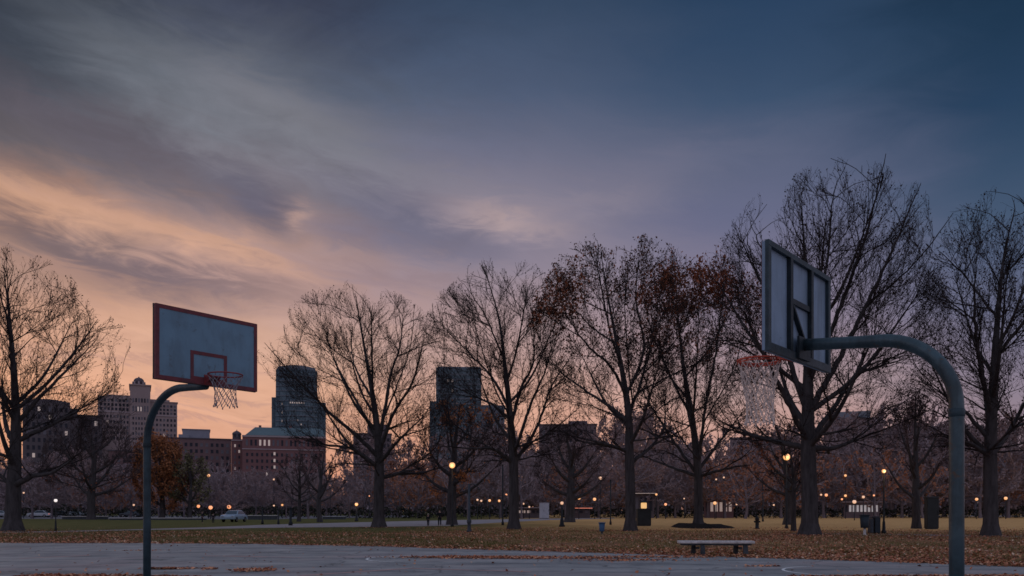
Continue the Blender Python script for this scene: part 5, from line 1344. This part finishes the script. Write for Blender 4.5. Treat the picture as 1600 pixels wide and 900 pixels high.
b.windows(452, 476, 630, 634, 7, 1, b.root, -9.2, 0.8, 0.6, 0.6); b.windows(436, 490, 590, 596, 9, 1, b.root, -9.2, 0.25, 0.4, 0.6, skip=0.6); b.windows(446, 484, 650, 680, 7, 5, b.root, -9.15, 0.14, 0.4, 0.3, skip=0.5)
b.windows(440.5, 442, 630, 690, 1, 9, b.root, -6.6, 0.7, 0.9, 0.5)
# small block behind the long limbed tree
b = Bld('apartment_block', 'small hazy block with a stepped top, framed by the long limbed tree', 470, 583)
w1 = b.block('wall', 552, 612, 678, W_far, cap=0.3); b.block('roof_house', 574, 606, 662, W_far, 677, 3, 16); b.windows(554, 610, 682, 740, 9, 6, b.root, lit=0.02)
# boxy tower
b = Bld('glass_tower', 'boxy blue glass tower with stepped lower shoulders behind the small orange leaved tree', 560, 718)
w1 = b.block('glass_front', 681.5, 752, 576, G_tower2, None, -3, 24); b.block('roof_screen', 684, 750, 573, W_far2, 575.8, 0, 20)
b.block('shoulder', 671, 690, 626, G_tower2, None, 4, 28); b.block('shoulder', 752.2, 789, 632, W_far2, None, 2, 26)
for py in np.linspace(586, 700, 16):
    bm = bmesh.new(); box(bm, b.x(681.5) - .1, b.x(752) + .1, -3.25, -3.02, b.z(py) - .35, b.z(py) + .35); obj('floor_band', bm, W_far2, w1)
b.windows(754, 788, 638, 740, 6, 9, b.root, 2, 0.02, 0.5, 0.5); b.windows(684, 750, 588, 700, 10, 7, b.root, -3.1, 0.10, 0.4, 0.25, skip=0.75)
# hazy far blocks
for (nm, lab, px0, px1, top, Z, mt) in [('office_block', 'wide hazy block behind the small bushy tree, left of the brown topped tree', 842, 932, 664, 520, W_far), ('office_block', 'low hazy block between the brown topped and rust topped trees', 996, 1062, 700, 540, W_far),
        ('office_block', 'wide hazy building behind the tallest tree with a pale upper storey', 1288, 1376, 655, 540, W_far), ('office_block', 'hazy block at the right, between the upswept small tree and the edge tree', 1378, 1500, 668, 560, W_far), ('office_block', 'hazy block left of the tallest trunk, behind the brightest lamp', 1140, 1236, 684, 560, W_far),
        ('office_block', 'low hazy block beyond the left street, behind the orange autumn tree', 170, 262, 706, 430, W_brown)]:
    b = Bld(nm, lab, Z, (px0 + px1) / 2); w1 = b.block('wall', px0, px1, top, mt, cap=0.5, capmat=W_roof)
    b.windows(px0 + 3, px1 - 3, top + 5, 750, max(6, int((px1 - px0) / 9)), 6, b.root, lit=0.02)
    if 'pale' in lab: b.block('upper_storey', px0 + 12, px1 - 16, 642, W_far2, 653.5, 3, 20)
    elif 'wide' in lab: b.block('roof_house', px0 + 46, px1 - 14, 657, mt, 663, 3, 16)

# low park buildings at the far side
def pavilion(nm, label, px0, px1, top, by, Z, wall, roofmat, lit=None, nwin=6, strip=None):
    b = Bld(nm, label, Z, (px0 + px1) / 2)
    b.block('wall', px0, px1, top + 1.2, wall, None, 0, 6)
    bm = bmesh.new(); box(bm, b.x(px0) - .5, b.x(px1) + .5, -0.8, 6.6, b.z(top + 1.2) + .01, b.z(top) + .05); obj('roof', bm, roofmat, b.root)
    b.windows(px0 + 1.5, px1 - 1.5, top + 4, min(802, by - 2), nwin, 1, b.root, 0, 0.75 if lit else 0.0, 0.6, 0.8, litmat=lit)
    if strip:
        bm = bmesh.new(); box(bm, b.x(px0) - .45, b.x(px1) + .45, -0.9, -0.81, b.z(top + .9), b.z(top + .1)); obj('light_strip', bm, strip, b.root)
    return b
pavilion('shopfront', 'pale lit shopfront at the far edge, right of the tallest tree', 1318, 1374, 784, 803, 155, W_far, W_trim, M_shop, 9)
pavilion('pavilion', 'low pavilion with a thin lit canopy edge between the brown and rust topped trees', 990, 1022, 770.5, 803, 158, W_dark, W_dark, None, 4, M_winlow)
pavilion('pavilion', 'low pavilion with a pale canopy edge right of the rust topped tree', 1100, 1146, 779, 803, 160, W_brown, W_trim, M_winlow, 6)
pavilion('pavilion', 'low pale pavilion between the low forking tree and the utility box', 806, 846, 793, 806, 158, W_dark, W_trim, M_winlow, 5)
pavilion('kiosk', 'low kiosk with a red lit sign band right of the small bushy tree', 894, 922, 793.5, 804, 155, W_dark, W_dark, None, 3, M_red)
